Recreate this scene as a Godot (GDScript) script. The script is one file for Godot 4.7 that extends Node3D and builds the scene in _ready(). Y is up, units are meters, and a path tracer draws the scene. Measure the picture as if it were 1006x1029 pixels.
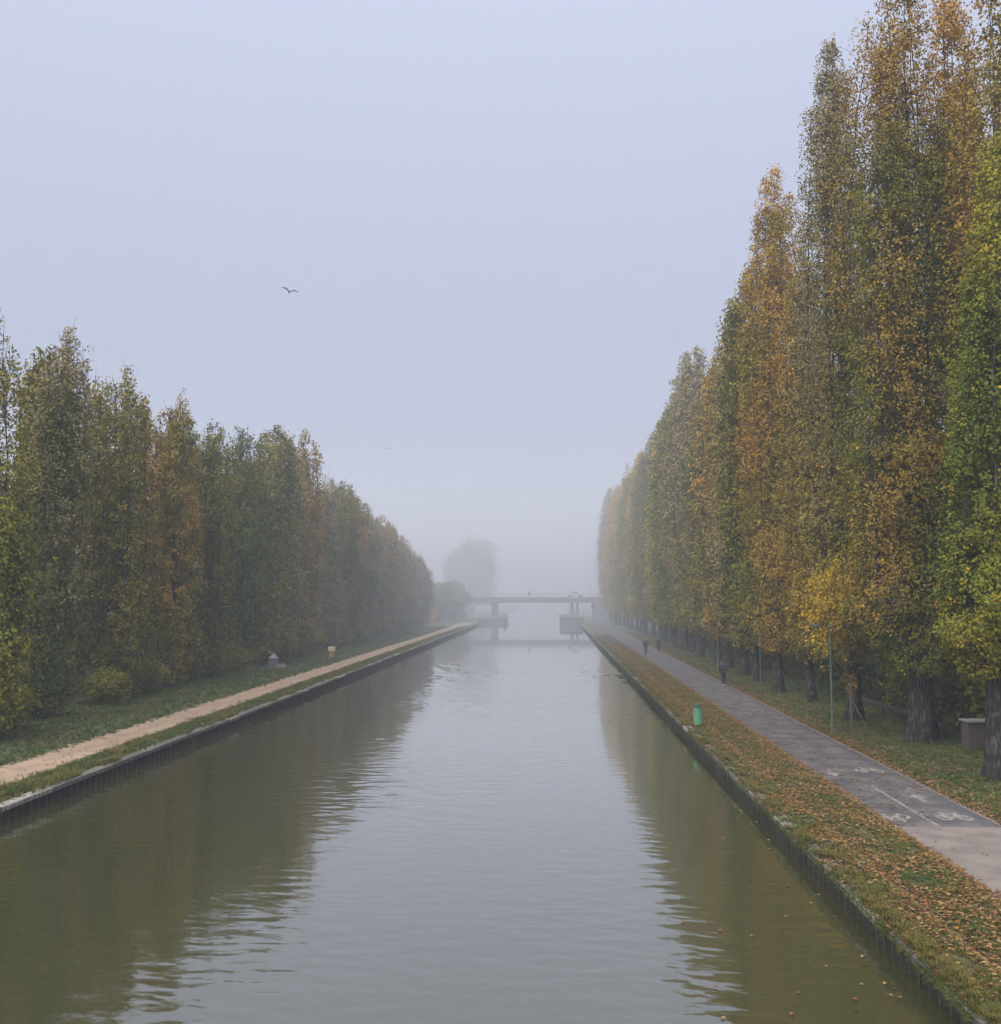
extends Node3D
# A foggy canal between two rows of Lombardy poplars. y up, metres; the camera stands on a bridge, the canal runs towards -z.

const BANK := 0.5          # height of the banks above the water
const WALL_LEFT := -16.9   # face of the quay wall on the sand-path side
const WALL_RIGHT := 6.55   # face of the quay wall on the asphalt-path side
const BRIDGE_Z := -266.0

var names := {}
var rng := RandomNumberGenerator.new()
var patch := FastNoiseLite.new()
var clump := FastNoiseLite.new()

# ---------------------------------------------------------------- helpers
class Shape:
	var v := PackedVector3Array()
	var n := PackedVector3Array()
	var c := PackedColorArray()
	var i := PackedInt32Array()
	var uv := PackedVector2Array()

	func quad(a: Vector3, b: Vector3, d: Vector3, e: Vector3, out: Vector3, col := Color.WHITE):
		var nn := (b - a).cross(e - a)
		if nn.length_squared() < 1e-12:
			nn = (d - a).cross(e - a)
		nn = nn.normalized()
		var flip := nn.dot(out) < 0.0
		if flip:
			nn = -nn
		var k := v.size()
		v.append_array([a, b, d, e])
		for q in 4:
			n.append(nn)
			c.append(col)
		if flip:
			i.append_array([k, k + 1, k + 2, k, k + 2, k + 3])
		else:
			i.append_array([k, k + 2, k + 1, k, k + 3, k + 2])

	func box(at: Vector3, size: Vector3, b := Basis.IDENTITY, col := Color.WHITE, bevel := 0.0):
		var h := size * 0.5
		if bevel <= 0.0:
			for s in [-1.0, 1.0]:
				quad(at + b * Vector3(h.x * s, -h.y, -h.z), at + b * Vector3(h.x * s, h.y, -h.z), at + b * Vector3(h.x * s, h.y, h.z), at + b * Vector3(h.x * s, -h.y, h.z), b.x * s, col)
				quad(at + b * Vector3(-h.x, h.y * s, -h.z), at + b * Vector3(h.x, h.y * s, -h.z), at + b * Vector3(h.x, h.y * s, h.z), at + b * Vector3(-h.x, h.y * s, h.z), b.y * s, col)
				quad(at + b * Vector3(-h.x, -h.y, h.z * s), at + b * Vector3(h.x, -h.y, h.z * s), at + b * Vector3(h.x, h.y, h.z * s), at + b * Vector3(-h.x, h.y, h.z * s), b.z * s, col)
			return
		var g := h - Vector3.ONE * bevel
		for s in [-1.0, 1.0]:
			quad(at + b * Vector3(h.x * s, -g.y, -g.z), at + b * Vector3(h.x * s, g.y, -g.z), at + b * Vector3(h.x * s, g.y, g.z), at + b * Vector3(h.x * s, -g.y, g.z), b.x * s, col)
			quad(at + b * Vector3(-g.x, h.y * s, -g.z), at + b * Vector3(g.x, h.y * s, -g.z), at + b * Vector3(g.x, h.y * s, g.z), at + b * Vector3(-g.x, h.y * s, g.z), b.y * s, col)
			quad(at + b * Vector3(-g.x, -g.y, h.z * s), at + b * Vector3(g.x, -g.y, h.z * s), at + b * Vector3(g.x, g.y, h.z * s), at + b * Vector3(-g.x, g.y, h.z * s), b.z * s, col)
			for t in [-1.0, 1.0]:
				quad(at + b * Vector3(h.x * s, g.y * t, -g.z), at + b * Vector3(g.x * s, h.y * t, -g.z), at + b * Vector3(g.x * s, h.y * t, g.z), at + b * Vector3(h.x * s, g.y * t, g.z), b.x * s + b.y * t, col)
				quad(at + b * Vector3(h.x * s, -g.y, g.z * t), at + b * Vector3(g.x * s, -g.y, h.z * t), at + b * Vector3(g.x * s, g.y, h.z * t), at + b * Vector3(h.x * s, g.y, g.z * t), b.x * s + b.z * t, col)
				quad(at + b * Vector3(-g.x, h.y * s, g.z * t), at + b * Vector3(-g.x, g.y * s, h.z * t), at + b * Vector3(g.x, g.y * s, h.z * t), at + b * Vector3(g.x, h.y * s, g.z * t), b.y * s + b.z * t, col)

	# how a tube's section departs from a circle at an angle and a height
	func section(kind: String, ph: float, a: float, y: float) -> float:
		match kind:
			"trunk":
				return 1.0 + (0.12 + 0.42 * exp(-maxf(y, 0.0) / 1.6)) * (sin(a * 5.0 + ph) * 0.6 + sin(a * 8.0 + ph * 2.0) * 0.25 + sin(a * 13.0 + y * 0.6) * 0.2) * exp(-maxf(y, 0.0) / 9.0)
			"bag":
				return 1.0 + (0.11 * sin(a * 5.0 + y * 6.0) + 0.06 * sin(a * 3.0 - y * 11.0)) * smoothstep(1.0, 0.5, y) + 0.03 * sin(a * 13.0 - y * 9.0)
			"sack":
				return 1.0 + 0.12 * sin(a * 3.0 + ph) + 0.06 * sin(a * 7.0 + y * 9.0)
		return 1.0

	# a tube through the points, with a radius at each; flute names the shape of its section
	func tube(p: PackedVector3Array, r: PackedFloat32Array, sides := 6, col := Color.WHITE, caps := true, flute := "", ph := 0.0):
		var start := v.size()
		var side := Vector3.RIGHT
		for k in p.size():
			var d := (p[mini(k + 1, p.size() - 1)] - p[maxi(k - 1, 0)]).normalized()
			if absf(d.dot(side)) > 0.9:
				side = Vector3.FORWARD
			var x := (side - d * side.dot(d)).normalized()
			var y := d.cross(x)
			for s in sides:
				var a := TAU * s / sides
				var o := x * cos(a) + y * sin(a)
				var f := section(flute, ph, a, p[k].y)
				v.append(p[k] + o * r[k] * f)
				n.append(o)
				c.append(col)
		for k in p.size() - 1:
			for s in sides:
				var a := start + k * sides + s
				var b := start + k * sides + (s + 1) % sides
				i.append_array([a, a + sides, b, b, a + sides, b + sides])
		if caps:
			for e in 2:
				var at := 0 if e == 0 else p.size() - 1
				var dir := (p[1] - p[0] if e == 1 else p[0] - p[1]).normalized() if p.size() == 2 else ((p[-1] - p[-2]).normalized() if e == 1 else (p[0] - p[1]).normalized())
				var k0 := v.size()
				v.append(p[at])
				n.append(dir)
				c.append(col)
				for s in sides:
					v.append(v[start + at * sides + s])
					n.append(dir)
					c.append(col)
				for s in sides:
					var q := k0 + 1 + s
					var w := k0 + 1 + (s + 1) % sides
					i.append_array([k0, q, w] if e == 1 else [k0, w, q])

	# rings of radius r[k] at height y[k]
	func lathe(at: Vector3, y: Array, r: Array, sides := 16, col := Color.WHITE, flute := "", ph := 0.0):
		var p := PackedVector3Array()
		var q := PackedFloat32Array()
		for k in y.size():
			p.append(at + Vector3(0, y[k], 0))
			q.append(r[k])
		tube(p, q, sides, col, true, flute, ph)

	func leaf(at: Vector3, x: Vector3, y: Vector3, nn: Vector3, col: Color):
		var k := v.size()
		v.append(at - y)
		v.append(at + x)
		v.append(at + y)
		v.append(at - x)
		for q in 4:
			n.append(nn)
			c.append(col)
		i.append_array([k, k + 2, k + 1, k, k + 3, k + 2])

	func mesh(m: Material) -> ArrayMesh:
		var a := []
		a.resize(Mesh.ARRAY_MAX)
		a[Mesh.ARRAY_VERTEX] = v
		a[Mesh.ARRAY_NORMAL] = n
		a[Mesh.ARRAY_COLOR] = c
		a[Mesh.ARRAY_INDEX] = i
		if uv.size() == v.size():
			a[Mesh.ARRAY_TEX_UV] = uv
		var o := ArrayMesh.new()
		o.add_surface_from_arrays(Mesh.PRIMITIVE_TRIANGLES, a)
		o.surface_set_material(0, m)
		return o

func numbered(called: String, parent: Node = self) -> String:
	var key := str(parent.get_instance_id()) + called
	var k: int = names.get(key, 0)
	names[key] = k + 1
	return called if k == 0 else "%s_%03d" % [called, k]

func put(called: String, m: Mesh, parent: Node = self) -> MeshInstance3D:
	var o := MeshInstance3D.new()
	o.name = numbered(called, parent)
	o.mesh = m
	parent.add_child(o, true)
	return o

func tag(o: Node, label: String, category: String, group := ""):
	o.set_meta("label", label)
	o.set_meta("category", category)
	if group:
		o.set_meta("group", group)

func thing(called: String, label: String, category: String, at := Vector3.ZERO, turn := 0.0, group := "") -> Node3D:
	var o := Node3D.new()
	o.name = numbered(called)
	add_child(o, true)
	o.position = at
	o.rotation.y = turn
	tag(o, label, category, group)
	return o

func structure(called: String, m: Mesh) -> MeshInstance3D:
	var o := put(called, m)
	o.set_meta("kind", "structure")
	return o

func lin(r: float, g: float, b: float) -> Color:
	return Color(r, g, b).linear_to_srgb()

func paint(called: String, r: float, g: float, b: float, rough := 0.8, metal := 0.0) -> StandardMaterial3D:
	var m := StandardMaterial3D.new()
	m.resource_name = called
	m.albedo_color = lin(r, g, b)
	m.roughness = rough
	m.metallic = metal
	return m

func noise(seed_: int, freq: float, octaves := 5, kind := FastNoiseLite.TYPE_SIMPLEX_SMOOTH) -> FastNoiseLite:
	var f := FastNoiseLite.new()
	f.seed = seed_
	f.noise_type = kind
	f.frequency = freq
	f.fractal_octaves = octaves
	f.fractal_type = FastNoiseLite.FRACTAL_FBM
	return f

func ramped(f: FastNoiseLite, size: int, stops: Array) -> NoiseTexture2D:
	var g := Gradient.new()
	var off := PackedFloat32Array()
	var cols := PackedColorArray()
	for s in stops:
		off.append(s[0])
		cols.append(s[1])
	g.offsets = off
	g.colors = cols
	var t := NoiseTexture2D.new()
	t.width = size
	t.height = size
	t.seamless = true
	t.noise = f
	t.color_ramp = g
	return t

func grey_noise(f: FastNoiseLite, size: int) -> NoiseTexture2D:
	var t := NoiseTexture2D.new()
	t.width = size
	t.height = size
	t.seamless = true
	t.noise = f
	return t

# a material whose colour and relief come from noise, laid in world metres
func surface(called: String, seed_: int, freq: float, octaves: int, stops: Array, metres: Vector3, rough: float, relief := 0.0, vertex := false) -> StandardMaterial3D:
	var m := StandardMaterial3D.new()
	m.resource_name = called
	var f := noise(seed_, freq, octaves)
	m.albedo_texture = ramped(f, 1024, stops)
	m.uv1_triplanar = true
	m.uv1_world_triplanar = true
	m.uv1_scale = Vector3(1.0 / metres.x, 1.0 / metres.y, 1.0 / metres.z)
	m.roughness = rough
	m.vertex_color_use_as_albedo = vertex
	if relief > 0.0:
		m.heightmap_enabled = true
		m.heightmap_texture = grey_noise(noise(seed_ + 7, freq * 4.0, 4), 1024)
		m.heightmap_scale = relief
	return m

func foliage(called: String, tint := Color.WHITE) -> StandardMaterial3D:
	var m := StandardMaterial3D.new()
	m.resource_name = called
	m.albedo_color = tint
	m.vertex_color_use_as_albedo = true
	m.roughness = 0.75
	m.metallic_specular = 0.3
	m.cull_mode = BaseMaterial3D.CULL_DISABLED
	m.backlight_enabled = true
	m.backlight = Color(0.55, 0.55, 0.4)
	return m

func bank_height(x: float, z: float) -> float:
	# banks are level at the quay and the paths, and a little uneven in the grass
	var e := 0.0
	if x > 0.0:
		if x < 9.5:
			e = smoothstep(WALL_RIGHT + 0.45, WALL_RIGHT + 0.8, x) * (1.0 - smoothstep(9.0, 9.45, x))
			e = e * (0.05 + 0.05 * patch.get_noise_2d(x * 1.4, z * 1.4)) - 0.09 * exp(-pow((x - (7.75 + 0.12 * patch.get_noise_2d(0.0, z * 0.6))) / 0.16, 2.0))
		elif x > 12.8:
			e = smoothstep(12.8, 14.5, x) * (0.16 + 0.14 * patch.get_noise_2d(x, z))
		else:
			e = -0.03
	else:
		if x > -18.4:
			e = smoothstep(0.35, 0.7, WALL_LEFT - x) * (1.0 - smoothstep(-18.2, -18.42, x)) * (0.07 + 0.05 * patch.get_noise_2d(x * 1.4, z * 1.4))
		elif x < -21.0:
			e = smoothstep(-21.0, -23.0, x) * (0.14 + 0.12 * patch.get_noise_2d(x, z))
		else:
			e = -0.03
	return BANK + e

# ---------------------------------------------------------------- trees
func leaf_colour(pal: Array, p: Vector3, h: float) -> Color:
	var t: float = 0.5 + 1.25 * patch.get_noise_3d(p.x * 1.3, p.y * 0.7, p.z * 1.3) + pal[3] * (p.y / h - 0.5) + rng.randf_range(-0.13, 0.13)
	var a: Color = pal[0]
	var b: Color = pal[1]
	var o := a.lerp(b, clampf(t, 0.0, 1.0))
	if rng.randf() < 0.02:
		var accent: Color = pal[2]
		o = accent
	return o

# leaves of one twig, drawn for a twig that points along +x
var twig_leaves := []

func grow_twigs():
	rng.seed = 5
	for k in 256:
		var nn := (Vector3(0.75, 0.55, 0) + Vector3(rng.randf_range(-1, 1), rng.randf_range(-1, 1), rng.randf_range(-1, 1)) * 0.75).normalized()
		var y := nn.cross(Vector3(rng.randf_range(-1, 1), rng.randf_range(-0.2, 0.2), rng.randf_range(-1, 1))).normalized()
		var z := rng.randf_range(0.65, 1.2)
		twig_leaves.append([y.cross(nn) * z * 0.46, y * z * 0.56, nn, Vector3(rng.randf_range(-1, 1), rng.randf_range(-1.2, 1.2), rng.randf_range(-1, 1)) * 1.25])

func twig(s: Shape, pos: Vector3, az: float, size: float, number: int, col: Color):
	var turn := Basis(Vector3.UP, -az)
	for k in number:
		var f: Array = twig_leaves[rng.randi() & 255]
		var g := rng.randf_range(0.86, 1.16)
		s.leaf(pos + turn * (f[3] * size), turn * (f[0] * size), turn * (f[1] * size), turn * f[2], Color(col.r * g, col.g * g, col.b * g))

# returns [trunk mesh, crown mesh] of a fastigiate poplar whose foot is the origin
func poplar(d: Dictionary) -> Array:
	rng.seed = d.seed
	var h: float = d.h
	var r: float = d.r
	var low: float = d.low
	var off := Vector3(d.seed * 7.31, 0, d.seed * 3.17)
	var wood := Shape.new()
	var leaves := Shape.new()
	var girth: float = d.get("girth", 0.34)
	var lean: Vector3 = Vector3(rng.randf_range(-0.4, 0.4), 0, rng.randf_range(-0.4, 0.4)) + d.get("lean", Vector3.ZERO)
	var p := PackedVector3Array()
	var q := PackedFloat32Array()
	for k in 15:
		var t := pow(k / 14.0, 1.6)
		var y := t * h * 0.86
		p.append(lean * t + Vector3(0.10 * sin(y * 0.5 + d.seed), y - 0.12, 0.10 * cos(y * 0.43 + d.seed)))
		q.append(girth * (pow(1.0 - t, 0.85) + 0.03) * (1.0 + 0.6 * exp(-y / 0.5)))
	var ph := rng.randf() * TAU
	wood.tube(p, q, 18, Color.WHITE, true, "trunk", ph)
	var limbs: int = d.limbs
	var top_low: float = d.get("top_low", 0.72)
	var paths := []
	var weights := PackedFloat32Array()
	var total := 0.0
	for k in limbs:
		var u := (k + 0.5) / limbs
		var az := k * 2.39996 + rng.randf_range(-0.4, 0.4)
		var dir := Vector3(cos(az), 0, sin(az))
		var inner := k % 4 == 0
		var ro := r * (rng.randf_range(0.1, 0.3) if inner else rng.randf_range(0.42, 0.86))
		var y0 := lerpf(low * 0.72, h * 0.42, pow(u, 1.5))
		var y1 := h * (rng.randf_range(0.92, 1.0) if inner else rng.randf_range(top_low, 1.0) - 0.06 * ro / r)
		y1 = maxf(y1, y0 + h * 0.22)
		if k == 0:
			y0 = low * 0.7
			y1 = h
			ro = 0.15
		var pts := PackedVector3Array()
		var rad := PackedFloat32Array()
		var steps := 9
		var bend := Vector3(rng.randf_range(-0.5, 0.5), 0, rng.randf_range(-0.5, 0.5))
		for s in steps + 1:
			var t := s / float(steps)
			var y := lerpf(y0, y1, t)
			var spread := ro * (1.0 - pow(1.0 - t, 6.0)) * (1.0 - 0.22 * t * t)
			var env: float = 1.0 - d.get("taper", 0.45) * pow(clampf(y / h, 0, 1), 3.0)
			pts.append(lean * (y / h) + dir * (0.08 + spread * env) + bend * sin(t * 3.1) * 0.5 + Vector3(0.07 * sin(y * 1.3 + k), y, 0.07 * cos(y * 1.1 + k)))
			rad.append(maxf(girth * 0.24 * (1.0 - t) * (y1 - y0) / h + 0.012, 0.012))
		wood.tube(pts, rad, 5, Color.WHITE, false)
		paths.append(pts)
		var w := (y1 - y0) * (1.0 if not inner else 0.9)
		total += w
		weights.append(w)
	var count: int = d.leaves
	var size: float = d.leaf
	var pal: Array = d.pal
	var gap: float = d.get("gap", 0.28)
	var thin_top: float = d.get("thin_top", 0.35)
	for k in limbs:
		var pts: PackedVector3Array = paths[k]
		var number := int(count * 0.25 * weights[k] / total)
		var fat: float = d.get("fat", 0.48) * r * rng.randf_range(0.8, 1.15)
		var last := pts.size() - 1
		for m in number:
			var t := rng.randf()
			t = 0.04 + 0.96 * t
			var at := t * last
			var s := mini(int(at), last - 1)
			var c := pts[s].lerp(pts[s + 1], at - s)
			# short rising twigs: clumps along the limb, tapering to the tip
			var prof := (0.65 + 0.35 * minf(1.0, t * 4.0)) * pow(1.0 - t, 0.30) + 0.08
			var az := rng.randf() * TAU
			var rr := fat * prof * sqrt(rng.randf()) * (0.8 + 0.5 * clump.get_noise_3d(c.x * 3.0 + k * 9.0, c.y * 1.1, az * 0.8))
			var pos := c + Vector3(cos(az) * rr, rng.randf_range(-0.3, 0.3) + rr * 0.7, sin(az) * rr)
			if pos.y < low * (0.8 + 0.5 * clump.get_noise_2d(pos.x * 0.7 + off.x, pos.z * 0.7)):
				continue
			var g := clump.get_noise_3d(pos.x * 1.15 + off.x, pos.y * 0.62, pos.z * 1.15 + off.z)
			if g < -gap or (pos.y > h * 0.55 and rng.randf() < thin_top * (pos.y / h - 0.55) / 0.45):
				continue
			twig(leaves, pos, az, size, 4, leaf_colour(pal, pos + off, h))
	# short shoots that clothe the lower stem
	for m in int(count * 0.25 * d.get("skirt", 0.3)):
		var az := rng.randf() * TAU
		var u := rng.randf()
		var y := lerpf(low * 0.85, maxf(low + 4.0, h * 0.36), pow(u, 0.9))
		var wide := r * 0.92 * (0.55 + 0.45 * minf(1.0, u * 5.0)) * (0.85 + 0.5 * clump.get_noise_3d(cos(az) * 2.0 + off.x, y * 0.5, sin(az) * 2.0))
		var far := wide * pow(rng.randf(), 0.45)
		var pos := Vector3(cos(az) * far, y + 0.25 * far, sin(az) * far)
		if clump.get_noise_3d(pos.x * 1.15 + off.x, pos.y * 0.8, pos.z * 1.15 + off.z) < -0.24:
			continue
		twig(leaves, pos, az, size, 4, leaf_colour(pal, pos + off, h))
	# branches that hang out of the crown
	for e in d.get("sprays", []):
		var centre: Vector3 = e[0]
		var reach: Vector3 = e[1]
		for b in 4:
			wood.tube(PackedVector3Array([Vector3(0, centre.y - 0.6, 0), centre + Vector3(rng.randf_range(-0.4, 0.4), rng.randf_range(-0.6, 1.0), rng.randf_range(-0.4, 0.4)) * reach]), PackedFloat32Array([0.05, 0.012]), 5, Color.WHITE, false)
		for m in int(e[2]) / 2:
			var dir := Vector3(rng.randfn(), rng.randfn(), rng.randfn()) * 0.48
			var pos := centre + dir * reach
			if clump.get_noise_3d(pos.x * 1.6 + off.x, pos.y * 1.3, pos.z * 1.6) < -0.12:
				continue
			twig(leaves, pos, atan2(dir.z, dir.x), size, 4, leaf_colour(e[3], pos + off, h))
	# bare twigs that stick out of the thin top
	for k in int(d.get("twigs", 0)):
		var pts: PackedVector3Array = paths[rng.randi() % limbs]
		var at := rng.randf_range(0.45, 0.98) * (pts.size() - 1)
		var s := mini(int(at), pts.size() - 2)
		var c := pts[s].lerp(pts[s + 1], at - s)
		var az := rng.randf() * TAU
		var out := Vector3(cos(az) * 0.32, 1.0, sin(az) * 0.32)
		wood.tube(PackedVector3Array([c, c + out * rng.randf_range(0.7, 1.7)]), PackedFloat32Array([0.016, 0.006]), 3, Color.WHITE, false)
	return [wood, leaves]

# returns [stem mesh, leaf mesh] of a rounded shrub or broad tree
func shrub(d: Dictionary) -> Array:
	rng.seed = d.seed
	var wood := Shape.new()
	var leaves := Shape.new()
	var h: float = d.h
	var r: float = d.r
	var low: float = d.get("low", 0.1)
	var off := Vector3(d.seed * 5.7, 0, d.seed * 2.9)
	var blobs := []
	for k in int(d.get("blobs", 9)):
		var az := k * 2.39996 + rng.randf_range(-0.3, 0.3)
		var v := rng.randf()
		var y := lerpf(low + 0.28 * (h - low), h * 0.82, v) if k > 0 else h * 0.74
		var q := sqrt(rng.randf()) * r * 0.68 * sqrt(maxf(0.12, 1.0 - pow(absf(v - 0.42) / 0.62, 2.0)))
		var rad := rng.randf_range(0.30, 0.46) * minf(r, (h - low) * 0.7)
		if y + rad > h:
			y = h - rad
		blobs.append([Vector3(cos(az) * q, y, sin(az) * q), rad])
		var foot := Vector3(cos(az) * q * 0.12, 0, sin(az) * q * 0.12)
		var top: Vector3 = blobs[-1][0]
		var th: float = d.get("girth", 0.05)
		var trunk: float = d.get("trunk", 0.0)
		wood.tube(PackedVector3Array([foot - Vector3(0, 0.1, 0), foot + Vector3(0, trunk + 0.2 * h, 0), foot.lerp(top, 0.6) + Vector3(0, trunk * 0.2, 0), top]), PackedFloat32Array([th, th * 0.8, th * 0.5, th * 0.15]), 6, Color.WHITE, false)
	for m in int(d.leaves / 2.4):
		var b: Array = blobs[rng.randi() % blobs.size()]
		var dir := Vector3(rng.randfn(), rng.randfn(), rng.randfn()).normalized()
		var rad: float = b[1]
		rad *= pow(rng.randf(), 0.4) * (1.0 + 0.5 * clump.get_noise_3d(dir.x * 3.0 + off.x, dir.y * 3.0, dir.z * 3.0 + rad))
		var pos: Vector3 = b[0] + dir * rad
		if m % 5 == 0:
			pos = Vector3(pos.x, low + pow(rng.randf(), 1.3) * (pos.y - low), pos.z)
		if pos.y < low * 0.8 or clump.get_noise_3d(pos.x * 1.3 + off.x, pos.y * 1.3, pos.z * 1.3 + off.z) < -0.33:
			continue
		twig(leaves, pos, atan2(dir.z, dir.x), d.leaf, 3, leaf_colour(d.pal, pos + off, h))
	return [wood, leaves]

func plant(called: String, label: String, category: String, meshes: Array, at: Vector3, turn: float, scale_: Vector3, group := "", crown_name := "crown", trunk_name := "trunk") -> Node3D:
	var o := thing(called, label, category, at, turn, group)
	var a := put(trunk_name, meshes[0], o)
	var b := put(crown_name, meshes[1], o)
	a.scale = scale_
	b.scale = scale_
	return o

# ---------------------------------------------------------------- people
# one continuous skin: tapered capsules joined by a smooth minimum and meshed as surface nets
func figure(bones: Array, cell: float) -> Shape:
	var lo := Vector3.INF
	var hi := -Vector3.INF
	for b in bones:
		for e in 2:
			var rad: float = b[2 + e]
			lo = lo.min(b[e] - Vector3.ONE * (rad + cell * 3.0))
			hi = hi.max(b[e] + Vector3.ONE * (rad + cell * 3.0))
	var dims := Vector3i(((hi - lo) / cell).ceil()) + Vector3i.ONE
	var field := PackedFloat32Array()
	field.resize(dims.x * dims.y * dims.z)
	field.fill(1.0)
	var owner_ := PackedInt32Array()
	owner_.resize(field.size())
	var best := field.duplicate()
	for k in bones.size():
		var a: Vector3 = bones[k][0]
		var b: Vector3 = bones[k][1]
		var ra: float = bones[k][2]
		var rb: float = bones[k][3]
		var reach := Vector3.ONE * (maxf(ra, rb) + 0.09)
		var f := Vector3i(((a.min(b) - reach - lo) / cell).floor()).max(Vector3i.ZERO)
		var t := Vector3i(((a.max(b) + reach - lo) / cell).ceil()).min(dims - Vector3i.ONE)
		var ab := b - a
		var l2 := maxf(ab.length_squared(), 1e-9)
		var soft: float = bones[k][5] if bones[k].size() > 5 else 0.035
		for z in range(f.z, t.z + 1):
			for y in range(f.y, t.y + 1):
				for x in range(f.x, t.x + 1):
					var p := lo + Vector3(x, y, z) * cell
					var u := clampf((p - a).dot(ab) / l2, 0.0, 1.0)
					var dd := p.distance_to(a + ab * u) - lerpf(ra, rb, u)
					var at := (z * dims.y + y) * dims.x + x
					if dd < best[at]:
						best[at] = dd
						owner_[at] = k
					var w := maxf(soft - absf(field[at] - dd), 0.0) / soft
					field[at] = minf(field[at], dd) - w * w * soft * 0.25
	var s := Shape.new()
	var index := {}
	var sx := 1
	var sy := dims.x
	var sz := dims.x * dims.y
	for z in dims.z - 1:
		for y in dims.y - 1:
			for x in dims.x - 1:
				var at := z * sz + y * sy + x
				var sum := Vector3.ZERO
				var hits := 0
				var inside := 0
				for e in 8:
					if field[at + (e & 1) * sx + ((e >> 1) & 1) * sy + (e >> 2) * sz] < 0.0:
						inside += 1
				if inside == 0 or inside == 8:
					continue
				for e in 8:
					var pa := Vector3i(e & 1, (e >> 1) & 1, e >> 2)
					for axis in 3:
						if pa[axis] == 1:
							continue
						var pb := pa
						pb[axis] = 1
						var fa := field[at + pa.x * sx + pa.y * sy + pa.z * sz]
						var fb := field[at + pb.x * sx + pb.y * sy + pb.z * sz]
						if (fa < 0.0) != (fb < 0.0):
							sum += Vector3(pa).lerp(Vector3(pb), fa / (fa - fb))
							hits += 1
				index[at] = s.v.size()
				s.v.append(lo + (Vector3(x, y, z) + sum / hits) * cell)
				s.n.append(Vector3(field[at + sx] - field[at], field[at + sy] - field[at], field[at + sz] - field[at]).normalized())
				s.c.append(bones[owner_[at]][4])
	for at in index:
		for axis in 3:
			var step: int = [sx, sy, sz][axis]
			var u: int = [sy, sz, sx][axis]
			var w: int = [sz, sx, sy][axis]
			if (field[at] < 0.0) == (field[at + step] < 0.0):
				continue
			if not (index.has(at - u) and index.has(at - w) and index.has(at - u - w)):
				continue
			var a: int = index[at]
			var b: int = index[at - u]
			var cc: int = index[at - u - w]
			var d: int = index[at - w]
			if field[at] < 0.0:
				s.i.append_array([a, cc, b, a, d, cc])
			else:
				s.i.append_array([a, b, cc, a, cc, d])
	return s

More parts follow.
